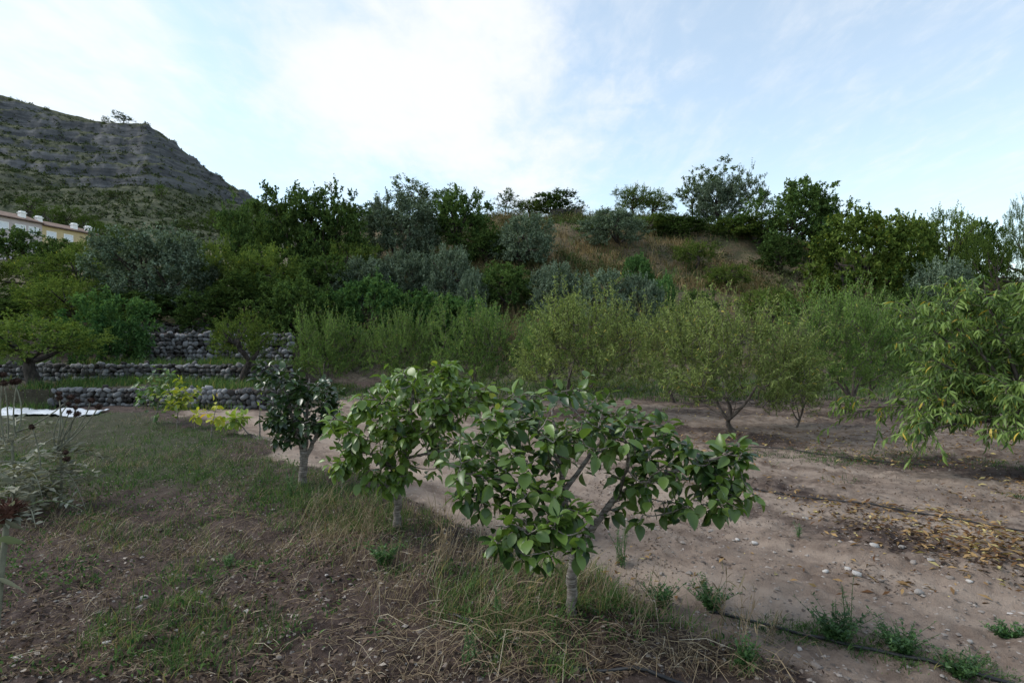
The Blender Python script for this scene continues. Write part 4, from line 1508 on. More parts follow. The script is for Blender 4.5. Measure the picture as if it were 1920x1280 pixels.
# ------------------------------------------------------------------ grass, straw, litter
def blades(b, P, h, ang, lean, w, tone, curl=0.5):
    """bent tapering blades: base P, height h, leaning towards ang"""
    n = len(P)
    dx = np.stack([np.cos(ang), np.sin(ang), np.zeros(n)], -1)
    sx = np.stack([-np.sin(ang + 0.6), np.cos(ang + 0.6), np.zeros(n)], -1)
    rows = []
    for t, ww in ((0.0, 1.0), (0.5, 0.75), (1.0, 0.0)):
        c = P + dx * (lean * h * t ** (1 + curl))[:, None] + np.array([0, 0, 1.0]) * (h * t * (1 - 0.35 * np.clip(lean, 0, 1.6) * t))[:, None]
        if ww > 0:
            rows += [c - sx * (w * ww / 2)[:, None], c + sx * (w * ww / 2)[:, None]]
        else:
            rows.append(c)
    V = np.stack(rows, 1)
    off = (np.arange(n) * 5)[:, None]
    b.add(V.reshape(-1, 3), off + np.array([[0, 1, 3, 2]]), off + np.array([[2, 3, 4]]), np.repeat(tone, 5))


def screen_pts(n, px0, px1, py0, py1, g):
    """field points, denser near the viewer"""
    px = g.uniform(px0, px1, n)
    py = g.uniform(py0, py1, n)
    d = CAMZ * FPX / (py - 640)
    return (px - 960) / FPX * d, d


def tufts(b, x, y, nb, h, w, spread, lean, tone0, tone1, g, hvar=0.4):
    n = len(x)
    X = np.repeat(x, nb) + g.normal(0, 1, n * nb) * spread
    Y = np.repeat(y, nb) + g.normal(0, 1, n * nb) * spread
    Z = ground_z(X, Y) - 0.005
    hs = np.repeat(h * g.uniform(1 - hvar, 1 + hvar, n), nb) * g.uniform(0.5, 1.2, n * nb)
    tn = np.clip(np.repeat(g.uniform(tone0, tone1, n), nb) + g.normal(0, 0.12, n * nb), 0, 1)
    blades(b, np.stack([X, Y, Z], -1), hs, g.uniform(0, 6.28, n * nb), np.abs(g.normal(lean, 0.35, n * nb)), w * g.uniform(0.6, 1.3, n * nb), tn)


def litter_field(b, x, y, size, tone, g, tmpl=T_DIAMOND, wid=0.6, tilt=0.35):
    n = len(x)
    z = ground_z(x, y) + 0.006
    a = g.uniform(0, 6.28, n)
    A = np.stack([np.cos(a), np.sin(a), g.normal(0, tilt, n)], -1)
    b.leaves(tmpl, np.stack([x, y, z], -1), A, leaf_frames(A, g, 1.0, tilt), size, tone, np.full(n, wid))


def sticks(b, x, y, ln, rad, g, tone, zup=0.02):
    """lying straw stalks, each a thin three sided strip"""
    n = len(x)
    a = g.uniform(0, 6.28, n)
    z = ground_z(x, y)
    dx = np.cos(a) * ln / 2
    dy = np.sin(a) * ln / 2
    za = ground_z(x - dx, y - dy) + g.uniform(0.004, zup, n)
    zb = ground_z(x + dx, y + dy) + g.uniform(0.004, zup * 2.2, n)
    mz = np.maximum((za + zb) / 2, z) + g.uniform(0.002, zup, n)
    mx, my = x + g.normal(0, 0.06, n) * ln, y + g.normal(0, 0.06, n) * ln
    up = np.array([0, 0, 1.0])
    sx = np.stack([-np.sin(a), np.cos(a), np.zeros(n)], -1) * rad[:, None]
    rows = []
    for cx, cy, cz in ((x - dx, y - dy, za), (mx, my, mz), (x + dx, y + dy, zb)):
        c = np.stack([cx, cy, cz], -1)
        rows += [c - sx, c + sx, c + up * rad[:, None] * 1.5]
    V = np.stack(rows, 1).reshape(-1, 3)
    off = (np.arange(n) * 9)[:, None, None]
    q = np.array([(0, 2, 5, 3), (2, 1, 4, 5), (3, 5, 8, 6), (5, 4, 7, 8)])
    b.add(V, (q[None] + off).reshape(-1, 4), None, np.repeat(tone, 9))


def build_ground_cover():
    g = np.random.default_rng(91)
    # green grass, left field and along the row
    b = MB()
    x, y = screen_pts(8500, -250, 700, 775, 1010, g)
    s = row_s(x, y)
    m = (s < 0.45) & (fbm(x * 0.9, y * 0.9, 4, 5) + g.uniform(-0.3, 0.3, len(x)) > 0.03 + 0.5 * (1 - sstep(y, 4.2, 7.0)))
    tufts(b, x[m], y[m], 6, 0.085, 0.006, 0.07, 0.7, 0.0, 0.8, g, 0.7)
    x, y = screen_pts(2600, 150, 1420, 930, 1279, g)
    s = row_s(x, y)
    m = (s < 0.55) & (fbm(x * 1.3, y * 1.3, 3, 6) + g.uniform(-0.2, 0.2, len(x)) > 0.30 - 0.16 * np.exp(-((s - 0.1) / 0.5) ** 2))
    tufts(b, x[m], y[m], 10, 0.10, 0.0045, 0.03, 0.6, 0.1, 0.95, g)
    # the lusher strip by the row
    x, y = screen_pts(900, 480, 760, 860, 1010, g)
    s = row_s(x, y)
    m = (np.abs(s) < 0.55)
    tufts(b, x[m], y[m], 7, 0.10, 0.005, 0.05, 0.5, 0.1, 0.9, g, 0.6)
    # around the nearest trunk and along the track edge
    x, y = screen_pts(520, 820, 1430, 1020, 1190, g)
    s = row_s(x, y)
    m = (s > -0.7) & (s < 0.75) & (fbm(x * 1.7, y * 1.7, 3, 7) + g.uniform(-0.15, 0.15, len(x)) > 0.02)
    tufts(b, x[m], y[m], 12, 0.12, 0.005, 0.035, 0.7, 0.4, 0.9, g, 0.6)
    x, y = screen_pts(1300, 1380, 1930, 840, 960, g)
    m = fbm(x * 0.6, y * 0.6, 3, 8) + g.uniform(-0.15, 0.15, len(x)) > 0.02
    tufts(b, x[m], y[m], 9, 0.07, 0.007, 0.07, 0.8, 0.0, 0.6, g)
    # terraces and the back of the orchard
    n = 5200
    x = g.uniform(-17, -5.5, n)
    y = g.uniform(13.2, 20.2, n)
    m = fbm(x * 0.5, y * 0.5, 3, 9) > -0.10
    tufts(b, x[m], y[m], 6, 0.20, 0.014, 0.10, 0.5, 0.0, 1.0, g, 0.8)
    n = 4200
    x = g.uniform(-5, 17, n)
    y = g.uniform(15.5, 24, n)
    tufts(b, x, y, 5, 0.20, 0.018, 0.10, 0.5, 0.1, 0.9, g)
    t_ = g.uniform(0, 1, 240)
    x, y = 1.45 + 0.95 * t_ + g.normal(0, 0.10, 240), 3.36 - 0.62 * t_ + g.normal(0, 0.05, 240)
    tufts(b, x, y, 8, 0.05, 0.005, 0.03, 1.0, 0.1, 0.8, g, 0.7)
    # low creeping herbs: small upturned leaves
    x, y = screen_pts(9500, -300, 1420, 780, 1279, g)
    s = row_s(x, y)
    m = (s < 0.7) & (fbm(x * 1.5, y * 1.5, 4, 10) + g.uniform(-0.2, 0.2, len(x)) > 0.30 - 0.28 * sstep(y, 3.6, 7))
    x, y = np.repeat(x[m], 5), np.repeat(y[m], 5)
    x, y = x + g.normal(0, 0.035, len(x)), y + g.normal(0, 0.035, len(x))
    P = np.stack([x, y, ground_z(x, y) + g.uniform(0, 0.05, len(x))], -1)
    A = g.normal(0, 0.7, P.shape) + np.array([0, 0, 0.5])
    b.leaves(T_DIAMOND, P, A, leaf_frames(A, g), g.uniform(0.015, 0.042, len(x)), g.uniform(0, 0.8, len(x)), np.full(len(x), 0.4))
    tag(b.build('grass', M['grass']), 'short green grass growing in patches over the field', 'grass', kind='stuff')

    # dry standing grass
    b = MB()
    x, y = screen_pts(1300, 560, 1330, 880, 1180, g)
    s = row_s(x, y)
    m = (np.abs(s + 0.05) < 0.62) & (fbm(x * 1.1, y * 1.1, 3, 15) + g.uniform(-0.2, 0.2, len(x)) > -0.05)
    for tx, ty in ((-0.98, 4.8), (0.35, 3.3), (-2.36, 6.3)):
        m &= ~((np.abs(x - tx * y / ty) < 0.22) & (y < ty + 0.1) & (y > ty - 0.7))
    tufts(b, x[m], y[m], 7, 0.25, 0.0032, 0.06, 0.65, 0.3, 1.0, g, 0.8)
    x, y = screen_pts(3600, 40, 720, 785, 1060, g)
    s = row_s(x, y)
    m = (s < 0.5) & (fbm(x * 0.8, y * 0.8, 3, 16) + g.uniform(-0.2, 0.2, len(x)) > 0.06)
    tufts(b, x[m], y[m], 5, 0.11, 0.0038, 0.08, 1.1, 0.1, 0.95, g, 0.7)
    x, y = screen_pts(650, 100, 1450, 1000, 1279, g)
    s = row_s(x, y)
    m = (s < 0.6) & (fbm(x * 1.2, y * 1.2, 3, 18) + g.uniform(-0.2, 0.2, len(x)) > 0.05)
    tufts(b, x[m], y[m], 7, 0.14, 0.0028, 0.04, 0.9, 0.1, 0.9, g)
    tag(b.build('dry_grass', M['straw']), 'tall dry straw coloured grass along the row of trees', 'dry grass', kind='stuff')

    # dry bunch grass on the slope
    b = MB()
    n = 9000
    y = g.uniform(25, 49.5, n)
    px = g.uniform(880, 1960, n)
    x = (px - 960) / FPX * y
    dens = fbm(x * 0.22, y * 0.22, 3, 19) + g.uniform(-0.25, 0.25, n)
    m = dens > -0.04
    tufts(b, x[m], y[m], 8, 0.62, 0.035, 0.16, 0.4, 0.0, 0.62, g)
    tag(b.build('bunch_grass', M['bunch']), 'tan bunch grass covering the slope below the ridge', 'dry grass', kind='stuff')
    b = MB()
    n = 5200
    y = g.uniform(24, 49.5, n)
    px = g.uniform(560, 1960, n)
    x = (px - 960) / FPX * y
    dens = fbm(x * 0.25 + 9, y * 0.25, 3, 20) + g.uniform(-0.25, 0.25, n)
    m = dens > 0.05
    tufts(b, x[m], y[m], 9, 0.5, 0.05, 0.2, 0.5, 0.0, 0.75, g)
    tag(b.build('slope_weeds', M['grass']), 'dull green weeds between the bunch grass on the slope', 'weeds', kind='stuff')

    # brush: low leafy bushlets all over the slope, thickest under the ridge
    n = 6500
    y = g.uniform(24, 50.5, n)
    px = g.uniform(540, 1990, n)
    x = (px - 960) / FPX * y
    dens = fbm(x * 0.16 + 4, y * 0.2, 4, 44) + g.uniform(-0.2, 0.2, n) + 0.22 * sstep(y, 41, 46) + 0.25 * (1 - sstep(px, 860, 980)) - 0.12 - 0.10 * sstep(px, 980, 1100) * (1 - sstep(px, 1450, 1560)) * (1 - sstep(y, 42, 45))
    k = dens > 0.0
    x, y = x[k], y[k]
    n, m = len(x), 22
    sz = g.uniform(0.25, 0.75, n)
    z = ground_z(x, y)
    off = g.normal(0, 1, (n, m, 3)) * np.array([0.5, 0.5, 0.42])
    P = np.stack([x, y, z + 0.38 * sz], -1)[:, None] + off * sz[:, None, None]
    A = g.normal(0, 1, (n * m, 3)) + np.array([0, 0, 0.6])
    b = MB()
    b.leaves(T_DIAMOND, P.reshape(-1, 3), A, leaf_frames(A, g), g.uniform(0.10, 0.22, n * m), np.clip(np.repeat(g.uniform(-0.2, 0.6, n), m) + g.uniform(0, 0.5, n * m), 0, 1), np.full(n * m, 0.45))
    tag(b.build('slope_brush', M['brush']), 'low dull green brush covering parts of the slope', 'brush', kind='stuff')

    # lying straw and dead leaves in front
    b = MB()
    x, y = screen_pts(3000, -300, 1560, 930, 1290, g)
    s = row_s(x, y)
    m = (s < 0.55) & (fbm(x * 1.0, y * 1.0, 3, 25) + g.uniform(-0.3, 0.3, len(x)) > -0.06 - 0.35 * np.exp(-((x - 0.4) / 0.9) ** 2) * (y < 3.6))
    x, y = x[m], y[m]
    n = len(x)
    sticks(b, x, y, g.uniform(0.03, 0.17, n), g.uniform(0.0006, 0.0015, n), g, np.clip(g.uniform(0, 1, n) ** 1.4, 0, 0.96), 0.03)
    x, y = screen_pts(8500, -300, 1500, 950, 1290, g)
    m = (row_s(x, y) < 0.5)
    x, y = x[m], y[m]
    n = len(x)
    sticks(b, x, y, g.uniform(0.015, 0.08, n), g.uniform(0.0005, 0.0012, n), g, g.uniform(0, 1, n) ** 1.6, 0.015)
    # long pale stalks heaped by the hose
    x, y = g.normal(-0.1, 0.45, 170), g.normal(2.95, 0.18, 170)
    sticks(b, x, y, g.uniform(0.10, 0.36, 170), g.uniform(0.0008, 0.0016, 170), g, g.uniform(0.1, 0.95, 170), 0.05)
    x, y = g.normal(1.05, 0.30, 60), g.normal(2.85, 0.16, 60)
    sticks(b, x, y, g.uniform(0.10, 0.32, 60), g.uniform(0.0008, 0.0014, 60), g, g.uniform(0.1, 0.95, 60), 0.06)
    x, y = g.normal(-2.5, 0.25, 16), g.normal(5.0, 0.12, 16)
    sticks(b, x, y, g.uniform(0.12, 0.4, 16), g.uniform(0.0008, 0.0016, 16), g, g.uniform(0.4, 1, 16), 0.05)
    tag(b.build('straw', M['straw']), 'loose dry stalks lying on the soil in front', 'straw', kind='stuff')

    b = MB()
    x, y = screen_pts(16500, -300, 1500, 900, 1290, g)
    s = row_s(x, y)
    m = (s < 0.6) & (fbm(x * 1.3, y * 1.3, 3, 27) + g.uniform(-0.3, 0.3, len(x)) > -0.10 - 0.3 * np.exp(-((s + 0.2) / 0.6) ** 2))
    x, y = x[m], y[m]
    litter_field(b, x, y, g.uniform(0.014, 0.045, len(x)), g.uniform(0, 0.96, len(x)), g)
    # dark debris in the drip line of the orchard
    x, y = screen_pts(9000, 1100, 1930, 830, 1120, g)
    s = row_s(x, y)
    m = (np.abs(s - 3.25 + 0.3 * np.sin(x * 2)) < 0.55 * g.uniform(0.3, 1.2, len(x))) & (fbm(x * 1.4, y * 1.4, 3, 29) > -0.12)
    litter_field(b, x[m], y[m], g.uniform(0.02, 0.07, m.sum()), g.uniform(0, 0.75, m.sum()), g, wid=0.4)
    x, y = screen_pts(14000, 1000, 1930, 745, 1279, g)
    s = row_s(x, y)
    m = (s > 0.4) & (fbm(x * 0.9, y * 0.9, 4, 43) + g.uniform(-0.12, 0.12, len(x)) > 0.15)
    litter_field(b, x[m], y[m], g.uniform(0.010, 0.035, m.sum()), g.uniform(0, 0.7, m.sum()), g, wid=0.4)
    tag(b.build('dead_leaf_litter', M['litter']), 'small brown dead leaves scattered on the ground', 'leaf litter', kind='stuff')

    b = MB()
    x, y = screen_pts(16000, 980, 1930, 750, 1120, g)
    s = row_s(x, y)
    dens = np.exp(-((s - 6.6) / 0.9) ** 2) * 1.0 + 0.8 * np.exp(-((s - 3.6) / 0.55) ** 2) * sstep(x, 2.3, 3.6) + 0.55 * sstep(s, 6, 9) + 0.05 + 0.14 * sstep(s, 3.5, 5)
    m = g.uniform(0, 1, len(x)) < 1.5 * dens * (0.60 + 1.8 * fbm(x * 1.0, y * 1.0, 3, 33))
    litter_field(b, x[m], y[m], g.uniform(0.035, 0.09, m.sum()), np.clip(g.uniform(0, 1.05, m.sum()) ** 1.3, 0, 1), g, wid=0.32)
    tag(b.build('fallen_peach_leaves', M['fallen']), 'yellow and tan fallen leaves under the peach trees', 'leaf litter', kind='stuff')


build_ground_cover()


def build_gravel():
    g = np.random.default_rng(41)
    base = STONES
    b = MB()
    x, y = screen_pts(9500, -300, 2200, 790, 1290, g)
    s = row_s(x, y)
    m = (g.uniform(0, 1, len(x)) < np.where(s > 0.5, 0.75, 0.45))
    x, y = x[m], y[m]
    z = ground_z(x, y)
    sz = 0.008 + 0.02 * g.uniform(0, 1, len(x)) ** 3 + 0.0012 * y
    oct_v = np.array([(1, 0, 0), (0, 1, 0), (-1, 0, 0), (0, -1, 0), (0.2, 0.1, 0.7), (0, 0, -0.5)])
    oct_t = [(0, 1, 4), (1, 2, 4), (2, 3, 4), (3, 0, 4), (1, 0, 5), (2, 1, 5), (3, 2, 5), (0, 3, 5)]
    n = len(x)
    V = oct_v[None] * g.uniform(0.6, 1.3, (n, 6, 1)) * np.stack([g.uniform(0.7, 1.4, n), g.uniform(0.7, 1.2, n), g.uniform(0.5, 0.9, n)], -1)[:, None]
    a = g.uniform(0, 6.28, n)
    ca, sa = np.cos(a)[:, None], np.sin(a)[:, None]
    V = np.stack([V[..., 0] * ca - V[..., 1] * sa, V[..., 0] * sa + V[..., 1] * ca, V[..., 2]], -1)
    V = V * sz[:, None, None] / 1.4 + np.stack([x, y, z], -1)[:, None]
    T = (np.array(oct_t)[None] + (np.arange(n) * 6)[:, None, None]).reshape(-1, 3)
    b.add(V.reshape(-1, 3), None, T, np.repeat(g.uniform(0, 1, n), 6))
    tag(b.build('gravel', M['gravel'], smooth=False), 'small gravel chips strewn over the bare soil', 'gravel', kind='stuff')


build_gravel()

# larger stones one can pick out: (column, row, width in px, label)
PEB = [s_.copy() for s_ in STONES[:6]]
for m_ in PEB:
    m_.materials.clear()
    m_.materials.append(M['pebble'])
FIELD_STONES = [(270, 1127, 18), (261, 1141, 14), (376, 1112, 15), (388, 1141, 12), (463, 1153, 13), (523, 1240, 14), (489, 1223, 12), (612, 1095, 8), (488, 1190, 18),
                (372, 1118, 12), (1712, 1057, 16), (1746, 1055, 16), (1590, 1066, 18), (1607, 1084, 20), (1548, 1076, 12), (1652, 1089, 14), (1780, 1083, 16), (1818, 1090, 13),
                (1722, 1114, 22), (1860, 1175, 18), (1530, 1250, 26), (1500, 1210, 14), (1640, 1030, 20), (1690, 1030, 16), (1480, 1025, 10), (1565, 1049, 10), (1840, 1140, 12),
                (1415, 1010, 12), (1330, 1000, 10), (1382, 1006, 10), (1240, 1075, 9), (780, 1250, 9), (760, 1255, 9), (1510, 970, 12), (1820, 1205, 12), (1895, 1130, 12),
                (200, 1210, 18), (34, 1250, 22), (330, 1180, 10), (645, 1075, 8)]
for px, py, w in FIELD_STONES:
    x, d = gp(px, py)
    s = 0.72 * w / FPX * d
    side = 'dark soil on the left' if px < 900 else 'pale track on the right'
    o = link('field_stone', random.choice(PEB), None, (x, d, gz1(x, d) + s * 0.10), (random.uniform(-0.2, 0.2), random.uniform(-0.2, 0.2), random.uniform(0, 6)), (s * 1.15, s * 0.85, s * 0.6))
    tag(o, 'pale limestone pebble lying on the ' + side, 'stone', 'pebbles on the ' + side)


# ------------------------------------------------------------------ irrigation hoses
def hose(label, pts, r):
    P = []
    for px, py in pts:
        x, d = gp(px, py)
        P.append((x, d))
    P = np.array(P)
    t = np.linspace(0, len(P) - 1, len(P) * 8)
    i = np.arange(len(P))
    X, Y = np.interp(t, i, P[:, 0]), np.interp(t, i, P[:, 1])
    for _ in range(6):
        X[1:-1] = (X[:-2] + 2 * X[1:-1] + X[2:]) / 4
        Y[1:-1] = (Y[:-2] + 2 * Y[1:-1] + Y[2:]) / 4
    Z = ground_z(X, Y, True) + r * 0.7
    for _ in range(14):
        Z[1:-1] = np.maximum(Z[1:-1], (Z[:-2] + Z[2:]) / 2)
    b = MB()
    o_ = np.array([X[0], Y[0], Z[0]])
    b.tube(np.stack([X, Y, Z], -1) - o_, r, 8)
    o = b.build('irrigation_hose', M['hose'], None, o_)
    tag(o, label, 'hose')


hose('black irrigation hose running through the straw in front of the nearest trunk', [(840, 1165), (880, 1182), (930, 1212), (1000, 1238), (1080, 1262), (1170, 1280), (1300, 1302)], 0.0095)
hose('black irrigation hose among green weeds at the lower right', [(1330, 1130), (1395, 1147), (1480, 1172), (1560, 1196), (1640, 1218), (1740, 1245), (1860, 1275), (1960, 1296)], 0.010)
hose('thin black drip line on the dirt under the forked peach tree', [(1380, 838), (1450, 843), (1550, 853), (1650, 861), (1800, 872)], 0.007)
hose('thin black drip line through the leaf litter in the middle of the track', [(1360, 908), (1450, 922), (1560, 938), (1700, 962), (1850, 985), (1960, 1003)], 0.007)


# ------------------------------------------------------------------ white sheet by the wall
def sheet():
    x0, d0_ = gp(-60, 768)
    nx_, ny_ = 60, 16
    b = MB()
    A0, A1 = np.array(gp(-80, 772)), np.array(gp(182, 777))
    V = []
    for j in range(ny_):
        for i in range(nx_):
            f, h = i / (nx_ - 1), j / (ny_ - 1)
            q = A0 + (A1 - A0) * f + np.array([0.05, 1.1]) * (h - 0.5) * (1 - 0.35 * f)
            z = gz1(q[0], q[1]) + 0.02 + 0.03 * abs(math.sin(f * 9 + h * 2)) * (0.4 + h) + 0.06 * float(fbm(np.array(f * 9.0), np.array(h * 4.0), 3, 88)) + 0.03 * h * (1 - f)
            V.append((q[0], q[1], max(z, gz1(q[0], q[1]) + 0.012)))
    V = np.array(V)
    o_ = V[0].copy()
    Q = [(j * nx_ + i, j * nx_ + i + 1, (j + 1) * nx_ + i + 1, (j + 1) * nx_ + i) for j in range(ny_ - 1) for i in range(nx_ - 1)]
    b.add(V - o_, Q)
    o = b.build('plastic_sheet', M['sheet'], None, o_)
    md = o.modifiers.new('thick', 'SOLIDIFY')
    md.thickness = 0.008
    tag(o, 'crumpled white sheet lying on the ground behind the thistles', 'sheet')


sheet()


# ------------------------------------------------------------------ weeds as single plants
def weed(label, px, py, h, n, kind, seed, spread=0.5):
    g = np.random.default_rng(seed)
    x, d = gp(px, py)
    root = empty('weed', (x, d, gz1(x, d) - 0.01), label, 'weed')
    st, lf = MB(), MB()
    for k in range(n * (2 if kind == 'leafy' else 1)):
        an = g.uniform(0, 6.28)
        ln = h * g.uniform(0.55, 1.1)
        e = np.array([math.cos(an) * spread * g.uniform(0.1, 0.7) * ln, math.sin(an) * spread * g.uniform(0.1, 0.7) * ln, ln])
        o_ = np.array([g.normal(0, 0.02), g.normal(0, 0.02), 0])
        P = curve(o_, e, g.normal(0, 0.05 * h, 3), 8)
        st.tube(P, np.linspace(0.0028, 0.001, 8), 4)
        m = 16 if kind == 'leafy' else 34
        t = g.uniform(0.1, 1, m)
        pos = np.stack([np.interp(t, np.linspace(0, 1, 8), P[:, c]) for c in range(3)], -1)
        A = nrm(g.normal(0, 1, (m, 3)) * np.array([1, 1, 0.35]) + np.array([0, 0, 0.45]))
        pos[:, 2] = np.maximum(pos[:, 2], 0.004)
        sz = (0.036 if kind == 'leafy' else 0.04) * g.uniform(0.5, 1.2, m) * (1.1 - 0.5 * t)
        lf.leaves(T_DIAMOND, pos, A, leaf_frames(A, g, 0.8, 0.3), sz, g.uniform(0, 0.88, m), np.full(m, 0.42 if kind == 'leafy' else 0.13))
    st.build('stem', M['weed'], root)
    lf.build('foliage', M['weed'], root)
    return root


weed('bushy green weed growing over the lower right hose', 1565, 1192, 0.17, 26, 'leafy', 1, 2.2)
weed('tall thin weed standing beside the pale track, lower right', 1582, 1172, 0.34, 4, 'needle', 2, 0.3)
weed('sprawling green weed at the lower right end of the hose', 1690, 1222, 0.13, 26, 'leafy', 3, 2.4)
weed('green weed clump where the hose leaves the right corner', 1800, 1262, 0.12, 18, 'leafy', 4, 2.2)
weed('feathery dark weed behind the nearest trunk, on the track edge', 1165, 1050, 0.30, 12, 'needle', 5, 0.6)
weed('leafy weed left of the nearest trunk', 935, 1180, 0.34, 4, 'needle', 6, 0.25)
weed('feathery weed at the bottom edge below the hose', 885, 1262, 0.22, 5, 'needle', 7, 0.3)
weed('fresh green grassy weed right of the nearest trunk', 1240, 1128, 0.16, 20, 'leafy', 8, 1.5)
weed('bright green weed at the corner of the track', 1335, 1125, 0.17, 26, 'leafy', 9, 1.8)
weed('small lone weed in the middle of the pale track', 1495, 1010, 0.12, 5, 'needle', 10, 0.8)
weed('low flat weed at the far right of the track', 1890, 1190, 0.08, 16, 'leafy', 12, 2.6)
weed('dark weed tuft at the foot of the dark glossy tree', 545, 945, 0.30, 14, 'needle', 13, 0.6)
weed('green weed tuft in front of the middle persimmon trunk', 720, 1075, 0.16, 16, 'leafy', 14, 1.6)
weed('pale green weed at the bottom edge under the dry stalks', 1400, 1262, 0.17, 9, 'leafy', 15, 0.8)
weed('dark low weed on the soil left of centre', 430, 1062, 0.13, 9, 'needle', 16, 1.2)


def stalks(label, px, py, h, n, seed, lean=(0.1, 0.0), thick=0.0022):
    g = np.random.default_rng(seed)
    x, d = gp(px, py)
    root = empty('dry_stalk_tuft', (x, d, gz1(x, d) - 0.01), label, 'dry plant')
    for k in range(n):
        b = MB()
        ln = h * g.uniform(0.55, 1.1)
        e = np.array([lean[0] * ln + g.normal(0, 0.16) * ln, lean[1] * ln + g.normal(0, 0.12) * ln, ln])
        P = curve((g.normal(0, 0.03), g.normal(0, 0.03), 0), e, g.normal(0, 0.06 * ln, 3), 8)
        b.tube(P, np.linspace(thick, thick * 0.4, 8), 4, g.uniform(0.3, 0.9))
        m = 5
        t = g.uniform(0.3, 1, m)
        pos = np.stack([np.interp(t, np.linspace(0, 1, 8), P[:, c]) for c in range(3)], -1)
        A = g.normal(0, 0.6, (m, 3)) + np.array([0, 0, 0.6])
        b.leaves(T_LANCE, pos, A, leaf_frames(A, g), g.uniform(0.03, 0.08, m), g.uniform(0.2, 0.9, m), np.full(m, 0.6))
        b.build('stalk', M['straw'], root)


stalks('rusty dry stalks standing right of the nearest trunk', 1180, 1215, 0.42, 5, 51, (0.22, 0.05))
stalks('pale dry stalks leaning by the track corner', 1390, 1250, 0.40, 8, 52, (0.2, 0.1))
stalks('tall straw stalks between the two persimmon trunks', 830, 1085, 0.50, 16, 53, (0.12, 0.0))
stalks('tall straw stalks left of the middle persimmon trunk', 690, 1020, 0.42, 14, 54, (0.0, 0.0))
stalks('upright pale stalks at the corner of the track', 1350, 1150, 0.30, 7, 55, (0.0, 0.0))
stalks('forked dry twigs beside the lower right hose', 1440, 1185, 0.16, 7, 56, (0.3, 0.0))


# ------------------------------------------------------------------ dried thistles on the left
def head_mesh(r, seed, fluff):
    g = np.random.default_rng(seed)
    b = MB()
    n = 120
    v = nrm(g.normal(0, 1, (n, 3)) * np.array([1, 1, 0.8]))
    if fluff:
        v[:, 2] = np.abs(v[:, 2]) * 0.9
    th = np.linspace(0, math.pi, 6)
    rows = np.stack([np.sin(th), np.cos(th)], -1)
    V = [(r * 0.72 * a * math.cos(q), r * 0.72 * a * math.sin(q), r * 0.72 * c) for a, c in rows for q in np.arange(10) * 0.6283]
    Q = [(i * 10 + j, i * 10 + (j + 1) % 10, (i + 1) * 10 + (j + 1) % 10, (i + 1) * 10 + j) for i in range(5) for j in range(10)]
    b.add(V, Q)
    b.leaves(T_DIAMOND, v * r * 0.55, v + g.normal(0, 0.25, v.shape), g.normal(0, 1, v.shape), np.full(n, r * 0.75), g.uniform(0, 1, n), np.full(n, 0.28 if not fluff else 0.16))
    return b


def jagged_leaf(b, P0, dirn, ln, wid, g, tone, nseg=9, sag=0.35):
    """long thistle leaf: a rib with pointed lobes on both sides"""
    dirn = nrm(np.array(dirn, float))
    side = nrm(np.cross(dirn, (0, 0, 1.0)))
    t = np.linspace(0, 1, nseg)
    rib = P0 + dirn * ln * t[:, None] + np.array([0, 0, -1.0]) * (sag * ln * t ** 2)[:, None]
    b.tube(rib, np.linspace(0.006, 0.0015, nseg), 4, tone + 0.1)
    for k in range(1, nseg):
        for s_ in (-1, 1):
            w = wid * math.sin(math.pi * (0.12 + 0.85 * t[k])) * g.uniform(0.7, 1.2)
            ax = nrm(side * s_ + dirn * g.uniform(0.3, 0.8) + g.normal(0, 0.22, 3))
            b.leaves(T_DIAMOND, rib[k:k + 1], ax[None], (np.array([[0, 0, 1.0]]) + g.normal(0, 0.5, (1, 3))), np.array([w]), np.array([np.clip(tone + g.normal(0, 0.15), 0, 0.88)]), np.array([0.34]))


def thistle(label, px, py, h, heads, nleaf, seed, hr=0.04, leaf=0.45):
    g = np.random.default_rng(seed)
    x, d = gp(px, py)
    z = gz1(x, d)
    root = empty('thistle', (x, d, z), label, 'thistle', 'dried thistles on the left')
    o_ = np.array([x, d, z])
    hm = [head_mesh(hr, seed + i, False).mesh('seed_head', M['headbrown']) for i in range(2)]
    b = MB()
    stem_top = np.array([0, 0, h * 0.55])
    b.tube(curve((0, 0, -0.05), stem_top, (0.03, 0, 0), 7), np.linspace(0.016, 0.011, 7), 7)
    b.build('stem', M['stem'], root)
    for hx, hy, dd in heads:
        e = at(hx, hy, d + dd) - o_
        b = MB()
        b.tube(curve(stem_top + g.normal(0, 0.03, 3), e, g.normal(0, 0.05, 3) + np.array([0, 0, -0.05]), 7), np.linspace(0.008, 0.005, 7), 5)
        b.build('branch', M['stem'], root)
        s_ = g.uniform(0.85, 1.15)
        link('seed_head', hm[int(g.integers(2))], root, e, (g.uniform(-0.5, 0.5), g.uniform(-0.5, 0.5), 0), (s_, s_, s_))
    for k in range(nleaf):
        an = g.uniform(0, 6.28)
        z0_ = g.uniform(0.05, h * 0.7)
        b = MB()
        jagged_leaf(b, np.array([0, 0, z0_]) + g.normal(0, 0.02, 3), (math.cos(an), math.sin(an), g.uniform(-0.3, 0.8)), leaf * g.uniform(0.6, 1.15), 0.10 * leaf / 0.45, g, g.uniform(0.1, 0.9), sag=g.uniform(0.2, 0.9))
        b.build('leaf', M['cardoon'], root)


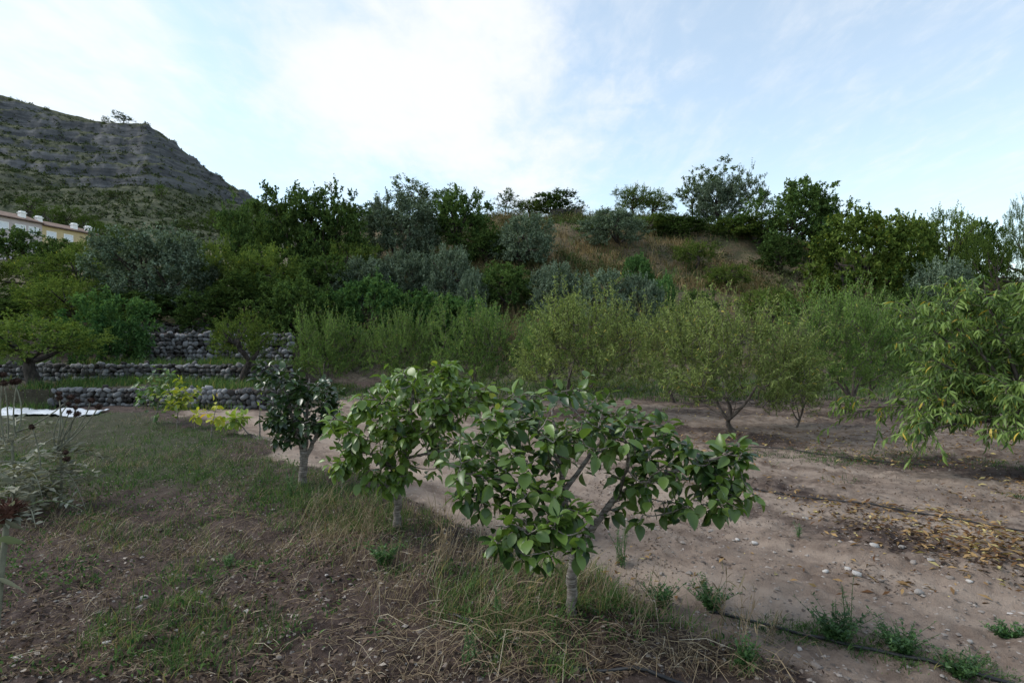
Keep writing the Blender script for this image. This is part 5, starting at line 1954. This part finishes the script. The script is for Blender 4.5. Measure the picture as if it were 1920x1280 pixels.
thistle('dried thistle with a cluster of brown seed heads, right one of the clump', 112, 955, 1.05,
        [(128, 757, 0), (141, 764, 0), (146, 752, 0.1), (130, 772, -0.1), (145, 776, 0), (171, 751, 0.1), (185, 762, 0), (110, 738, 0.2), (112, 746, 0.1), (123, 848, -0.2), (125, 860, -0.2)], 22, 61, 0.027, 0.48)
thistle('dried thistle with purple brown heads at the left edge, back of the clump', 22, 960, 1.25, [(6, 702, 0), (8, 718, 0), (25, 716, 0.1), (33, 714, 0.1), (133, 745, 0.2)], 24, 62, 0.030, 0.55)
thistle('headless withered thistle with silvery curled leaves at the left edge', 60, 975, 0.75, [(60, 800, 0)], 26, 63, 0.026, 0.5)


def front_thistle():
    g = np.random.default_rng(64)
    d = 1.75
    q = at(-30, 1250, d)
    o_ = np.array([q[0], d, gz1(q[0], d)])
    root = empty('thistle', tuple(o_), 'nearest thistle with one big reddish brown head at the left edge', 'thistle', 'dried thistles on the left')
    e = at(14, 962, d) - o_
    b = MB()
    b.tube(curve((0, 0, -0.05), e, (-0.03, 0, 0), 8), np.linspace(0.012, 0.008, 8), 7)
    b.build('stem', M['stem'], root)
    head_mesh(0.046, 70, True).build('seed_head', M['headred'], root, e)
    b = MB()
    v = nrm(g.normal(0, 1, (40, 3)) * np.array([1, 1, 0.4]) + np.array([0, 0, -0.6]))
    b.leaves(T_DIAMOND, e + v * 0.02, v + np.array([0, 0, 0.4]), -v, np.full(40, 0.035), g.uniform(0.2, 0.7, 40), np.full(40, 0.5))
    b.build('bract', M['cardoon'], root)
    for (px, py, ln, ang, tone, tn) in ((-8, 1020, 0.12, 0.25, 0.93, 'leaf'), (-10, 1088, 0.13, -0.10, 0.85, 'leaf'), (-20, 985, 0.14, 0.10, 0.3, 'leaf')):
        P0 = at(px, py, d) - o_
        n = 9
        t = np.linspace(0, 1, n)
        w = 0.022 * np.sin(math.pi * np.clip(0.12 + 0.86 * t, 0, 1))
        V = []
        for tt, ww in zip(t, w):
            c = P0 + np.array([ln * tt, -0.03 * tt, ang * ln * tt - 0.25 * ln * tt * tt + (0.12 * ln * tt)])
            V += [c + np.array([0.0, -0.5 * ww, ww]), c, c + np.array([0.0, 0.6 * ww, -ww * 0.6])]
        b = MB()
        Q = [(i * 3 + j, i * 3 + j + 1, i * 3 + j + 4, i * 3 + j + 3) for i in range(n - 1) for j in range(2)]
        b.add(V, Q, None, tone)
        b.build(tn, M['cardoon'], root)


front_thistle()
print('objects', len(bpy.data.objects), 'tris', sum(sum(max(1, len(p_.vertices) - 2) for p_ in m_.polygons) if len(m_.polygons) < 3000 else len(m_.polygons) * 2 for m_ in bpy.data.meshes))
